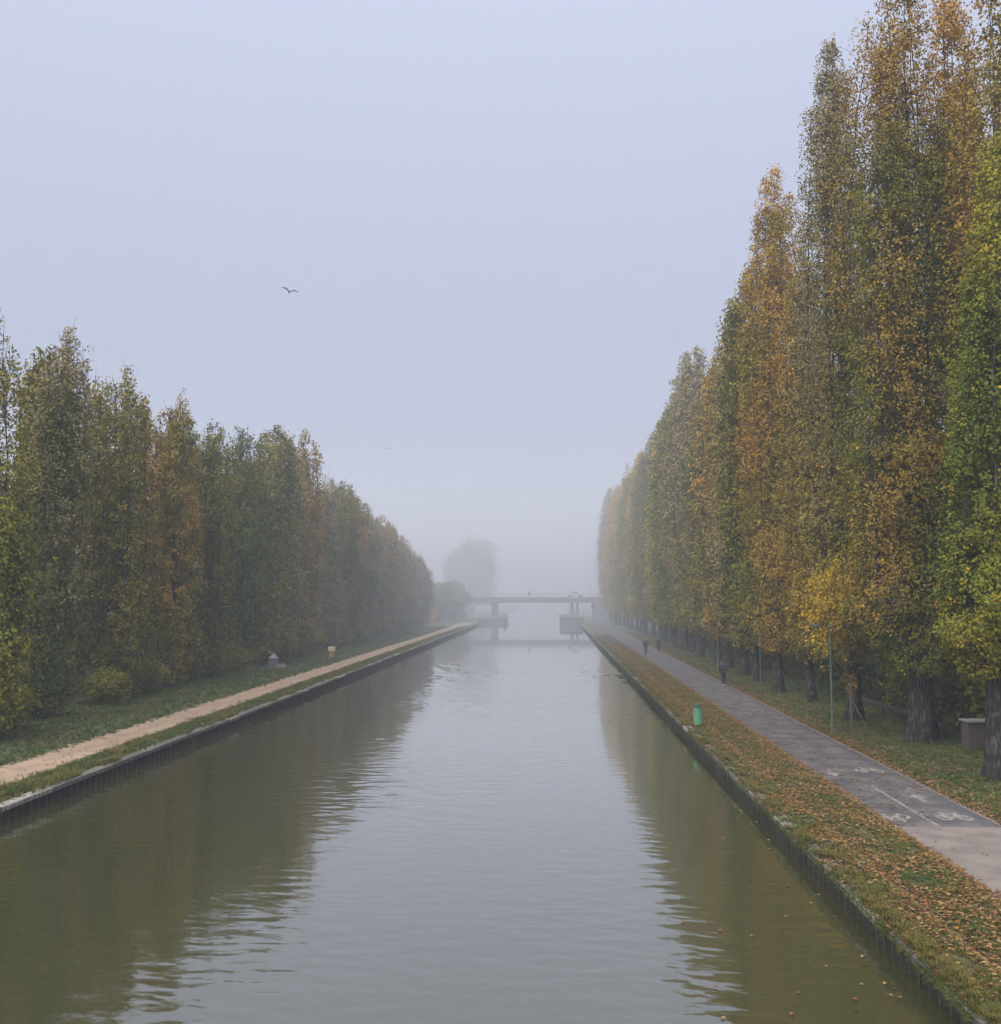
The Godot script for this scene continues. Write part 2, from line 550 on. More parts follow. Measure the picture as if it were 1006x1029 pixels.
# a walker facing -z; stride is how far the feet are apart
func walker(height: float, coat: Color, trousers: Color, shoes: Color, hair: Color, stride: float, hood := false) -> Shape:
	var k := height / 1.75
	var skin := Color(0.42, 0.25, 0.17)
	var b := []
	var hip := 0.93 * k
	var front := Vector3(0, 0, -stride * 0.5)
	b.append([Vector3(0, 1.00, 0) * k, Vector3(0, 1.18, 0.01) * k, 0.150 * k, 0.145 * k, coat])
	b.append([Vector3(-0.06, 1.20, 0) * k, Vector3(0.06, 1.20, 0) * k, 0.145 * k, 0.145 * k, coat])
	b.append([Vector3(-0.13, 1.40, 0.01) * k, Vector3(0.13, 1.40, 0.01) * k, 0.085 * k, 0.085 * k, coat])
	b.append([Vector3(-0.07, 0.93, 0) * k, Vector3(0.07, 0.93, 0) * k, 0.125 * k, 0.125 * k, coat])
	b.append([Vector3(0, 1.43, 0.01) * k, Vector3(0, 1.53, -0.01) * k, 0.060 * k, 0.055 * k, coat if hood else skin])
	b.append([Vector3(0, 1.60, -0.015) * k, Vector3(0, 1.66, 0.0) * k, 0.078 * k, 0.092 * k, skin])
	b.append([Vector3(0, 1.63, 0.028) * k, Vector3(0, 1.675, 0.012) * k, 0.085 * k, 0.090 * k, coat if hood else hair])
	b.append([Vector3(0, 1.625, -0.10) * k, Vector3(0, 1.605, -0.112) * k, 0.010 * k, 0.014 * k, skin, 0.01])
	for s in [-1.0, 1.0]:
		b.append([Vector3(0.09 * s, 1.62, 0.0) * k, Vector3(0.093 * s, 1.645, 0.005) * k, 0.014 * k, 0.018 * k, coat if hood else skin, 0.01])
		var f: Vector3 = front * s
		var knee := Vector3(0.09 * s * k, 0.50 * k, f.z * 0.5 - 0.05 * k)
		var ankle := Vector3(0.085 * s * k, 0.095 * k + (0.06 * k if s < 0.0 else 0.0), f.z)
		b.append([Vector3(0.085 * s * k, hip - 0.03, 0), knee, 0.100 * k, 0.062 * k, trousers])
		b.append([knee, ankle, 0.062 * k, 0.045 * k, trousers])
		b.append([ankle - Vector3(0, 0.045, -0.03) * k, ankle + Vector3(0, -0.058 if s > 0.0 else -0.08, -0.15) * k, 0.046 * k, 0.036 * k, shoes, 0.02])
		var shoulder := Vector3(0.185 * s, 1.40, 0.01) * k
		var elbow := Vector3(0.25 * s, 1.12, 0.05 * s + 0.04) * k
		var wrist := Vector3(0.24 * s, 0.90, 0.14 * s - 0.06) * k
		b.append([shoulder, elbow, 0.068 * k, 0.054 * k, coat])
		b.append([elbow, wrist, 0.054 * k, 0.040 * k, coat])
		var down := (wrist - elbow).normalized()
		var palm := wrist + down * 0.085 * k
		b.append([wrist, palm, 0.030 * k, 0.034 * k, skin, 0.02])
	var o := figure(b, 0.026)
	for s in [-1.0, 1.0]:
		var elbow := Vector3(0.25 * s, 1.12, 0.05 * s + 0.04) * k
		var wrist := Vector3(0.24 * s, 0.90, 0.14 * s - 0.06) * k
		var down := (wrist - elbow).normalized()
		var palm := wrist + down * 0.085 * k
		for q in 4:
			var root := palm + Vector3(0, 0, (q - 1.5) * 0.019 * k)
			var long: float = [0.072, 0.082, 0.078, 0.06][q] * k
			o.tube(PackedVector3Array([root, root + down * long * 0.55, root + down * long + Vector3(-0.02 * s, 0.012, 0) * k]), PackedFloat32Array([0.010, 0.009, 0.007]), 5, skin)
		o.tube(PackedVector3Array([wrist + down * 0.03 * k + Vector3(0, 0, -0.028) * k, palm + Vector3(-0.01 * s, 0.01, -0.05) * k, palm + Vector3(-0.015 * s, -0.025, -0.055) * k]), PackedFloat32Array([0.012, 0.010, 0.008]), 5, skin)
	return o

func gull(at: Vector3, turn: float, roll: float, span: float, label: String, m: Material):
	var s := Shape.new()
	var white := Color(0.36, 0.36, 0.38)
	var grey := Color(0.16, 0.17, 0.19)
	var k := span / 1.1
	var b := []
	b.append([Vector3(0, 0, -0.14) * k, Vector3(0, 0, 0.10) * k, 0.062 * k, 0.045 * k, white])
	b.append([Vector3(0, 0.02, -0.20) * k, Vector3(0, 0.025, -0.23) * k, 0.040 * k, 0.036 * k, white])
	b.append([Vector3(0, 0.02, -0.27) * k, Vector3(0, 0.01, -0.31) * k, 0.012 * k, 0.006 * k, Color(0.4, 0.3, 0.05)])
	b.append([Vector3(0, 0, 0.12) * k, Vector3(0, 0.0, 0.26) * k, 0.040 * k, 0.020 * k, white])
	for w in [-1.0, 1.0]:
		for q in 3:
			var z := -0.09 + q * 0.055
			b.append([Vector3(0.03 * w, 0.03, z) * k, Vector3(0.25 * w, 0.17, z - 0.02 + q * 0.006) * k, 0.026 * k, 0.018 * k, grey])
			b.append([Vector3(0.25 * w, 0.17, z - 0.02 + q * 0.006) * k, Vector3(0.53 * w, 0.13, z + 0.06 - q * 0.022) * k, 0.020 * k, 0.009 * k, grey])
	s = figure(b, 0.014)
	var o := put("gull", s.mesh(m))
	o.position = at
	o.rotation = Vector3(0, turn, roll)
	tag(o, label, "bird")

# ---------------------------------------------------------------- the scene
func _ready():
	# camera
	var cam := Camera3D.new()
	cam.name = "camera"
	cam.position = Vector3(0, 7, 0)
	cam.rotation_degrees = Vector3(4.77, 2.92, 0)
	cam.fov = 54.45
	cam.near = 0.1
	cam.far = 4000
	add_child(cam)
	cam.current = true
	# overcast sky, soft light, haze
	var env := Environment.new()
	env.background_mode = Environment.BG_SKY
	var sky := Sky.new()
	var air := ProceduralSkyMaterial.new()
	air.sky_horizon_color = lin(0.055, 0.0605, 0.0785)
	air.sky_top_color = lin(0.195, 0.21, 0.26)
	air.sky_curve = 2.4
	air.ground_horizon_color = lin(0.2, 0.21, 0.25)
	air.ground_bottom_color = lin(0.12, 0.12, 0.10)
	air.sun_angle_max = 1.0
	air.energy_multiplier = 1.0
	sky.sky_material = air
	env.sky = sky
	env.background_energy_multiplier = 2.0
	env.tonemap_mode = Environment.TONE_MAPPER_LINEAR
	env.tonemap_exposure = 3.9
	env.sdfgi_enabled = true
	env.ssao_enabled = true
	env.ssil_enabled = true
	env.fog_enabled = true
	env.fog_density = 0.0010
	env.volumetric_fog_enabled = true
	env.volumetric_fog_density = 0.0
	env.fog_light_color = Color(0.93, 0.955, 1.0)
	var world := WorldEnvironment.new()
	world.name = "environment"
	world.environment = env
	add_child(world)
	var sun := DirectionalLight3D.new()
	sun.name = "sun"
	sun.rotation_degrees = Vector3(-60, -30, 0)
	sun.light_energy = 0.5
	sun.light_angular_distance = 80.0
	sun.light_color = Color(1.0, 0.975, 0.935)
	sun.sky_mode = DirectionalLight3D.SKY_MODE_LIGHT_ONLY
	sun.shadow_enabled = true
	add_child(sun)

	# the mist thickens along the canal: three banks, each reaching to the horizon
	for e in [[-70.0, 0.0014], [-122.0, 0.0019], [-215.0, 0.0045]]:
		var bank := FogVolume.new()
		bank.name = numbered("mist_bank")
		bank.shape = RenderingServer.FOG_VOLUME_SHAPE_BOX
		bank.size = Vector3(1800, 42, 935.0 + e[0])
		bank.position = Vector3(0, 20, (e[0] - 935.0) * 0.5)
		var mist := FogMaterial.new()
		mist.density = e[1]
		mist.albedo = Color(0.895, 0.915, 0.955)
		bank.material = mist
		bank.set_meta("kind", "stuff")
		bank.set_meta("label", "pale bank of mist lying over the canal")
		bank.set_meta("category", "mist")
		add_child(bank)

	patch = noise(11, 0.16, 3)
	clump = noise(23, 0.55, 2)

	grow_twigs()
	build_ground()
	build_water()
	build_walls()
	build_paths()
	build_bridge()
	build_right_trees()
	build_left_trees()
	build_far_trees()
	build_undergrowth()
	build_grass()
	build_street_things()
	build_people()
	var feather := paint("feathers", 1, 1, 1, 0.8)
	feather.vertex_color_use_as_albedo = true
	gull(Vector3(-16.24, 25.87, -60.0), 0.5, -0.15, 1.1, "grey gull gliding with raised wings in the open sky", feather)
	gull(Vector3(-24.74, 29.32, -150.0), -0.6, 0.2, 1.0, "faint far gull small against the haze above poplars", feather)

func build_ground():
	var m := surface("grassy earth", 3, 0.006, 7, [[0.0, lin(0.020, 0.030, 0.008)], [0.42, lin(0.040, 0.054, 0.014)], [0.62, lin(0.055, 0.060, 0.019)], [0.78, lin(0.070, 0.054, 0.024)], [1.0, lin(0.10, 0.066, 0.032)]], Vector3(9, 9, 9), 0.95, 2.0)
	var s := Shape.new()
	var xs_right := [WALL_RIGHT + 0.38, 7.05, 7.2, 7.35, 7.5, 7.6, 7.7, 7.8, 7.9, 8.0, 8.15, 8.4, 8.7, 9.0, 9.3, 9.45, 9.6, 12.6, 12.8, 13.2, 13.7, 14.3, 15, 16, 17, 18.5, 21, 25, 32, 45, 70, 120, 250, 500, 950]
	var xs_left := [WALL_LEFT - 0.38, -17.5, -17.7, -17.9, -18.1, -18.3, -18.5, -18.7, -20.9, -21.1, -21.6, -22.2, -23, -24, -25.2, -26.5, -28, -30, -34, -42, -60, -110, -240, -500, -950]
	var zs := []
	var z := 25.0
	while z > -950.0:
		zs.append(z)
		z -= 0.5 if z > -70.0 else (2.0 if z > -160.0 else (12.0 if z > -320.0 else 90.0))
	zs.append(-950.0)
	for xs in [xs_right, xs_left]:
		var k0 := s.v.size()
		for zz in zs:
			for x in xs:
				var e := 0.05
				s.v.append(Vector3(x, bank_height(x, zz), zz))
				s.n.append(Vector3(bank_height(x - e, zz) - bank_height(x + e, zz), 2.0 * e, bank_height(x, zz - e) - bank_height(x, zz + e)).normalized())
				s.c.append(Color.WHITE)
		var w: int = xs.size()
		for r in zs.size() - 1:
			for c in w - 1:
				var a: int = k0 + r * w + c
				if xs[1] > 0.0:
					s.i.append_array([a, a + w, a + 1, a + 1, a + w, a + w + 1])
				else:
					s.i.append_array([a, a + 1, a + w, a + 1, a + w + 1, a + w])
	structure("ground", s.mesh(m))

func build_water():
	var m := StandardMaterial3D.new()
	m.resource_name = "murky canal water"
	m.albedo_color = lin(0.0355, 0.036, 0.0148)
	m.roughness = 0.03
	m.metallic_specular = 0.70
	m.clearcoat_enabled = true
	m.clearcoat = 1.0
	m.clearcoat_roughness = 0.03
	m.normal_enabled = true
	var f := noise(41, 0.018, 4)
	var t := grey_noise(f, 1024)
	t.as_normal_map = true
	t.bump_strength = 6.0
	m.normal_texture = t
	m.normal_scale = 0.09
	m.uv1_triplanar = true
	m.uv1_world_triplanar = true
	m.uv1_scale = Vector3(1.0 / 21.0, 1.0 / 9.0, 1.0 / 8.3)
	var wave := noise(77, 0.9, 3)
	var calm := noise(78, 0.05, 2)
	var s := Shape.new()
	var zs := []
	var z := 25.0
	while z > -950.0:
		zs.append(z)
		z -= 2.0 if z > -9.0 else (0.11 if z > -48.0 else (0.25 if z > -80.0 else (1.0 if z > -120.0 else 30.0)))
	zs.append(-950.0)
	var cols := 130
	var x0 := WALL_LEFT - 0.3
	var x1 := WALL_RIGHT + 0.3
	for zz in zs:
		for c in cols + 1:
			var x := lerpf(x0, x1, c / float(cols))
			var h := 0.0
			var gx := 0.0
			var gz := 0.0
			if zz > -120.0 and zz < -8.0:
				var amp := 0.0088 * clampf(0.62 + 1.3 * calm.get_noise_2d(x, zz * 0.6), 0.25, 1.3) * (1.0 - smoothstep(80.0, 120.0, -zz))
				var px: float = x * 0.6 + zz * 0.1
				var pz: float = zz * 1.6
				h = wave.get_noise_2d(px, pz) * amp
				gx = (wave.get_noise_2d(px + 0.03, pz) - wave.get_noise_2d(px - 0.03, pz)) / 0.06 * amp * 0.6
				gz = (wave.get_noise_2d(px, pz + 0.03) - wave.get_noise_2d(px, pz - 0.03)) / 0.06 * amp * 1.6
			s.v.append(Vector3(x, h, zz))
			s.n.append(Vector3(-gx, 1.0, -gz).normalized())
			s.c.append(Color.WHITE)
	var w := cols + 1
	for r in zs.size() - 1:
		for c in cols:
			var a := r * w + c
			s.i.append_array([a, a + w, a + 1, a + 1, a + w, a + w + 1])
	structure("canal_water", s.mesh(m))
	# fallen leaves afloat beside the quay with the leaf-strewn verge
	rng.seed = 901
	var places := []
	for k in 70:
		var zz := -14.0 - pow(rng.randf(), 1.4) * 45.0
		var x := WALL_RIGHT - 0.25 - pow(rng.randf(), 1.8) * 3.6
		places.append([Transform3D(Basis(Vector3.UP, rng.randf() * TAU) * Basis(Vector3.RIGHT, rng.randf_range(-0.15, 0.15)), Vector3(x, 0.012, zz)), leaf_litter_colour()])
	scatter("floating_leaves", "yellow and brown leaves afloat on the murky water", "leaves", fallen_leaf(), places)

func leaf_litter_colour() -> Color:
	var o: Color = [Color(0.27, 0.135, 0.036), Color(0.235, 0.10, 0.036), Color(0.15, 0.066, 0.028), Color(0.29, 0.19, 0.075), Color(0.27, 0.17, 0.10), Color(0.10, 0.052, 0.025)][rng.randi() % 6]
	var k := rng.randf_range(0.6, 1.1)
	return Color(o.r * k, o.g * k, o.b * k)

func fallen_leaf() -> Mesh:
	var s := Shape.new()
	var l := 0.05
	# a curled blade: two halves bent up along the rib
	var a := Vector3(0, 0.004, l)
	var b := Vector3(0, 0.010, -l)
	for w in [-1.0, 1.0]:
		var e := Vector3(w * l * 0.80, 0.026, l * 0.25)
		var g := Vector3(w * l * 0.45, 0.020, -l * 0.55)
		s.quad(a, e, g, b, Vector3.UP)
	s.tube(PackedVector3Array([a, a + Vector3(0.01, 0.004, 0.045)]), PackedFloat32Array([0.003, 0.002]), 3)
	return s.mesh(foliage("fallen leaf"))

func scatter(called: String, label: String, category: String, m: Mesh, places: Array):
	var mm := MultiMesh.new()
	mm.transform_format = MultiMesh.TRANSFORM_3D
	mm.use_colors = true
	mm.mesh = m
	mm.instance_count = places.size()
	for k in places.size():
		mm.set_instance_transform(k, places[k][0])
		mm.set_instance_color(k, places[k][1])
	var o := MultiMeshInstance3D.new()
	o.name = numbered(called)
	o.multimesh = mm
	add_child(o, true)
	tag(o, label, category)
	o.set_meta("kind", "stuff")

func build_walls():
	var steel := surface("rusty tarred sheet piling", 51, 0.02, 5, [[0.0, lin(0.0122, 0.0122, 0.0122)], [0.45, lin(0.0266, 0.0243, 0.0228)], [0.62, lin(0.057, 0.0471, 0.038)], [0.72, lin(0.0342, 0.0418, 0.0182)], [1.0, lin(0.0456, 0.057, 0.0228)]], Vector3(3, 1.3, 3), 0.7, 0.6)
	var stones := []
	for k in 3:
		var g: float = [0.42, 0.55, 1.1][k]
		stones.append(surface("weathered coping", 61 + k, 0.012, 6, [[0.0, lin(0.0532 * g, 0.0532 * g, 0.0418 * g)], [0.42, lin(0.1216 * g, 0.114 * g, 0.095 * g)], [0.62, lin(0.1976 * g, 0.1862 * g, 0.1634 * g)], [1.0, lin(0.2812 * g, 0.266 * g, 0.2356 * g)]], Vector3(2.6, 2.6, 2.6), 0.9, 0.8))
	var pitch := 0.46
	var stone := 1.55
	for side in [1.0, -1.0]:
		var face: float = WALL_RIGHT if side > 0.0 else WALL_LEFT
		var o := thing("quay_wall", "low sheet-piled quay wall with mossy coping below the leaf-covered verge" if side > 0.0 else "dark sheet-piled quay wall with pale coping below the sandy path", "quay wall", Vector3(face, 0, 0))
		# one pile: a pressed trough between two flanges
		var pile := pile_shape(side, pitch, 0.0)
		var pile_mesh := pile.mesh(steel)
		for k in 150:
			var sp := put("sheet_pile", pile_mesh, o)
			sp.position = Vector3(0.05 * patch.get_noise_2d(k * 0.9, side * 5.0), 0, -6.0 - k * pitch)
			sp.rotation.z = 0.05 * patch.get_noise_2d(k * 1.7, side * 15.0)
		var rest := Shape.new()
		var z := -6.0 - 150 * pitch
		while z > -226.0:
			add_pile(rest, side, pitch, z)
			z -= pitch
		put("far_sheet_piling", rest.mesh(steel), o).set_meta("kind", "stuff")
		rng.seed = 300 + int(side)
		var variants := []
		for k in 3:
			var c := Shape.new()
			c.box(Vector3.ZERO, Vector3(0.42, 0.16, stone - 0.018), Basis.IDENTITY, Color.WHITE, 0.018)
			variants.append(c.mesh(stones[k]))
		for k in 76:
			var c := put("coping_stone", variants[2 if patch.get_noise_2d(k * 1.6, side * 9.0) > 0.22 else rng.randi() % 2], o)
			c.position = Vector3(side * 0.14 + rng.randf_range(-0.012, 0.012), BANK - 0.055 + rng.randf_range(-0.008, 0.008), -4.0 - (k + 0.5) * stone)
			c.rotation = Vector3(rng.randf_range(-0.004, 0.004), 0, rng.randf_range(-0.02, 0.02))
		var far := Shape.new()
		z = -4.0 - 76 * stone
		while z > -226.0:
			far.box(Vector3(side * 0.14, BANK - 0.055, z - stone * 0.5), Vector3(0.42, 0.16, stone - 0.018), Basis.IDENTITY, Color.WHITE, 0.018)
			z -= stone
		put("far_coping", far.mesh(stones[1]), o).set_meta("kind", "stuff")
		var back := Shape.new()
		back.box(Vector3(side * 0.37, -0.35, -460.0), Vector3(0.14, 1.6, 970.0))
		put("wall_core", back.mesh(stones[0]), o)

func add_pile(s: Shape, side: float, pitch: float, z: float):
	var d := 0.2 * side
	var p := [[0.0, 0.0], [pitch * 0.34, 0.0], [pitch * 0.5, d], [pitch * 0.84, d], [pitch * 0.998, 0.0]]
	for k in 4:
		var a := Vector3(p[k][1] + side * 0.05, -0.8, z - p[k][0])
		var b := Vector3(p[k + 1][1] + side * 0.05, -0.8, z - p[k + 1][0])
		s.quad(a, b, b + Vector3(0, BANK + 0.665, 0), a + Vector3(0, BANK + 0.665, 0), Vector3(-side, 0, 0))
	s.quad(Vector3(side * 0.05, BANK - 0.135, z), Vector3(side * 0.05, BANK - 0.135, z - pitch * 0.998), Vector3(side * 0.3, BANK - 0.135, z - pitch * 0.998), Vector3(side * 0.3, BANK - 0.135, z), Vector3.UP)

func pile_shape(side: float, pitch: float, z: float) -> Shape:
	var s := Shape.new()
	add_pile(s, side, pitch, z)
	return s

func strip(x0: float, x1: float, z0: float, z1: float, y: float) -> Shape:
	var s := Shape.new()
	s.quad(Vector3(x0, y, z0), Vector3(x1, y, z0), Vector3(x1, y, z1), Vector3(x0, y, z1), Vector3.UP)
	return s

func slab(x0: float, x1: float, z0: float, z1: float, y: float) -> Shape:
	var s := Shape.new()
	s.box(Vector3((x0 + x1) * 0.5, y - 0.06, (z0 + z1) * 0.5), Vector3(x1 - x0, 0.12, z0 - z1))
	return s

func build_paths():
	var asphalt := surface("worn asphalt", 71, 0.006, 8, [[0.0, lin(0.0327, 0.0314, 0.0340)], [0.4, lin(0.0510, 0.0477, 0.0503)], [0.55, lin(0.0621, 0.0568, 0.0588)], [0.7, lin(0.0784, 0.0706, 0.0706)], [1.0, lin(0.1111, 0.0980, 0.0915)]], Vector3(9, 9, 9), 0.85, 0.5)
	var concrete := surface("worn concrete", 81, 0.006, 8, [[0.0, lin(0.097, 0.081, 0.071)], [0.5, lin(0.132, 0.111, 0.098)], [1.0, lin(0.168, 0.142, 0.126)]], Vector3(8, 8, 8), 0.9, 0.4)
	var sand := surface("trodden sand", 91, 0.006, 8, [[0.0, lin(0.1596, 0.1102, 0.0722)], [0.45, lin(0.2204, 0.1558, 0.1064)], [0.75, lin(0.2584, 0.1862, 0.1292)], [1.0, lin(0.1672, 0.1292, 0.076)]], Vector3(9, 9, 9), 0.95, 0.8)
	var edge := surface("concrete edging", 95, 0.02, 6, [[0.0, lin(0.0692, 0.0593, 0.0494)], [0.5, lin(0.1334, 0.1186, 0.0988)], [1.0, lin(0.1778, 0.1581, 0.1334)]], Vector3(2, 2, 2), 0.9, 0.4)
	structure("asphalt_path", slab(9.62, 12.6, -29.2, -262.0, BANK + 0.004).mesh(asphalt))
	structure("concrete_path", slab(9.62, 12.6, 25.0, -29.19, BANK + 0.008).mesh(concrete))
	# the sand path has a ragged edge against the grass
	var s := Shape.new()
	var z := 25.0
	var edge_noise := noise(97, 0.35, 3)
	while z > -236.0:
		var step := 0.5 if z > -120.0 else 2.0
		var a0 := -21.0 + 0.28 * edge_noise.get_noise_2d(z, 0)
		var b0 := -18.5 + 0.26 * edge_noise.get_noise_2d(z, 50)
		var a1 := -21.0 + 0.28 * edge_noise.get_noise_2d(z - step, 0)
		var b1 := -18.5 + 0.26 * edge_noise.get_noise_2d(z - step, 50)
		s.quad(Vector3(a0, BANK + 0.006, z), Vector3(b0, BANK + 0.006, z), Vector3(b1, BANK + 0.006, z - step), Vector3(a1, BANK + 0.006, z - step), Vector3.UP)
		for e in [[a0, a1, -1.0], [b0, b1, 1.0]]:
			s.quad(Vector3(e[0], BANK + 0.006, z), Vector3(e[1], BANK + 0.006, z - step), Vector3(e[1] + e[2] * 0.25, BANK - 0.09, z - step), Vector3(e[0] + e[2] * 0.25, BANK - 0.09, z), Vector3(e[2], 0.4, 0))
		z -= step
	structure("sand_path", s.mesh(sand))
	# edging stones of the asphalt path, flush but a little proud
	for side in [0, 1]:
		var x := 9.56 if side == 0 else 12.66
		var o := structure("path_kerb", slab(x - 0.05, x + 0.05, -110.0, -262.0, BANK + 0.018).mesh(edge))
		var one := Shape.new()
		one.box(Vector3.ZERO, Vector3(0.10, 0.16, 0.985), Basis.IDENTITY, Color.WHITE, 0.012)
		var mesh_ := one.mesh(edge)
		rng.seed = 700 + side
		for k in 100:
			put("edging_stone", mesh_, o).position = Vector3(x + rng.randf_range(-0.006, 0.006), BANK - 0.058 + rng.randf_range(-0.006, 0.004), -10.5 - k)
	# worn white paint: centre line, bicycles and arrows
	var white := StandardMaterial3D.new()
	white.resource_name = "worn road paint"
	white.albedo_texture = ramped(noise(99, 0.03, 5), 512, [[0.0, Color(0.62, 0.60, 0.57, 0.0)], [0.42, Color(0.62, 0.60, 0.57, 0.0)], [0.43, Color(0.48, 0.46, 0.44, 1.0)], [1.0, Color(0.56, 0.54, 0.52, 1.0)]])
	white.transparency = BaseMaterial3D.TRANSPARENCY_ALPHA_SCISSOR
	white.alpha_scissor_threshold = 0.5
	white.uv1_triplanar = true
	white.uv1_world_triplanar = true
	white.uv1_scale = Vector3(0.6, 0.6, 0.6)
	white.roughness = 0.8
	var y := BANK + 0.009
	structure("centre_line_marking", strip(10.83, 10.93, -29.3, -35.2, y).mesh(white))
	bicycle_mark("bicycle_marking", Vector3(9.98, y, -30.5), -1.0, 0.62, white)
	bicycle_mark("bicycle_marking", Vector3(11.75, y, -30.4), 1.0, 0.62, white)
	arrow_mark("arrow_marking", Vector3(11.75, y, -33.2), 1.0, white)
	arrow_mark("arrow_marking", Vector3(10.2, y, -37.7), -1.0, white)
	bicycle_mark("bicycle_marking", Vector3(11.75, y, -38.2), 1.0, 0.62, white)

func flat_bar(s: Shape, a: Vector2, b: Vector2, w: float):
	var d := (b - a).normalized().orthogonal() * w * 0.5
	s.quad(Vector3(a.x + d.x, 0, a.y + d.y), Vector3(b.x + d.x, 0, b.y + d.y), Vector3(b.x - d.x, 0, b.y - d.y), Vector3(a.x - d.x, 0, a.y - d.y), Vector3.UP)

func bicycle_mark(called: String, at: Vector3, way: float, k: float, m: Material):
	# drawn upright for riders going towards -z (way 1) or +z (way -1), stretched along the path
	var s := Shape.new()
	for w in [-1.0, 1.0]:
		for q in 14:
			var a0 := TAU * q / 14.0
			var a1 := TAU * (q + 1) / 14.0
			for e in 1:
				s.quad(Vector3(w * 0.48 + 0.36 * cos(a0), 0, 0.62 * sin(a0)) * k, Vector3(w * 0.48 + 0.36 * cos(a1), 0, 0.62 * sin(a1)) * k, Vector3(w * 0.48 + 0.17 * cos(a1), 0, 0.34 * sin(a1)) * k, Vector3(w * 0.48 + 0.17 * cos(a0), 0, 0.34 * sin(a0)) * k, Vector3.UP)
	var lift := 0.0
	for e in [[Vector2(-0.48, 0), Vector2(-0.2, -0.85)], [Vector2(-0.2, -0.85), Vector2(0.36, -0.85)], [Vector2(0.36, -0.95), Vector2(0.48, 0)], [Vector2(-0.1, 0.05), Vector2(0.34, -0.75)], [Vector2(-0.48, 0.02), Vector2(-0.1, 0.05)], [Vector2(-0.26, -1.05), Vector2(-0.1, 0.05)], [Vector2(-0.4, -1.12), Vector2(-0.12, -1.12)], [Vector2(0.3, -1.12), Vector2(0.56, -1.0)]]:
		var one := Shape.new()
		flat_bar(one, e[0] * k, e[1] * k, 0.17 * k)
		lift += 0.0004
		for q in 4:
			s.v.append(one.v[q] + Vector3(0, lift, 0))
			s.n.append(Vector3.UP)
			s.c.append(Color.WHITE)
		for q in one.i:
			s.i.append(s.v.size() - 4 + q)
	var o := structure(called, s.mesh(m))
	o.position = at
	o.rotation.y = 0.0 if way > 0.0 else PI

func arrow_mark(called: String, at: Vector3, way: float, m: Material):
	var s := Shape.new()
	flat_bar(s, Vector2(0, 0.55), Vector2(0, -0.05), 0.14)
	var k := s.v.size()
	s.v.append_array([Vector3(-0.3, 0, -0.05), Vector3(0.3, 0, -0.05), Vector3(0, 0, -0.65)])
	for q in 3:
		s.n.append(Vector3.UP)
		s.c.append(Color.WHITE)
	s.i.append_array([k, k + 2, k + 1])
	var o := structure(called, s.mesh(m))
	o.position = at
	o.rotation.y = 0.0 if way > 0.0 else PI

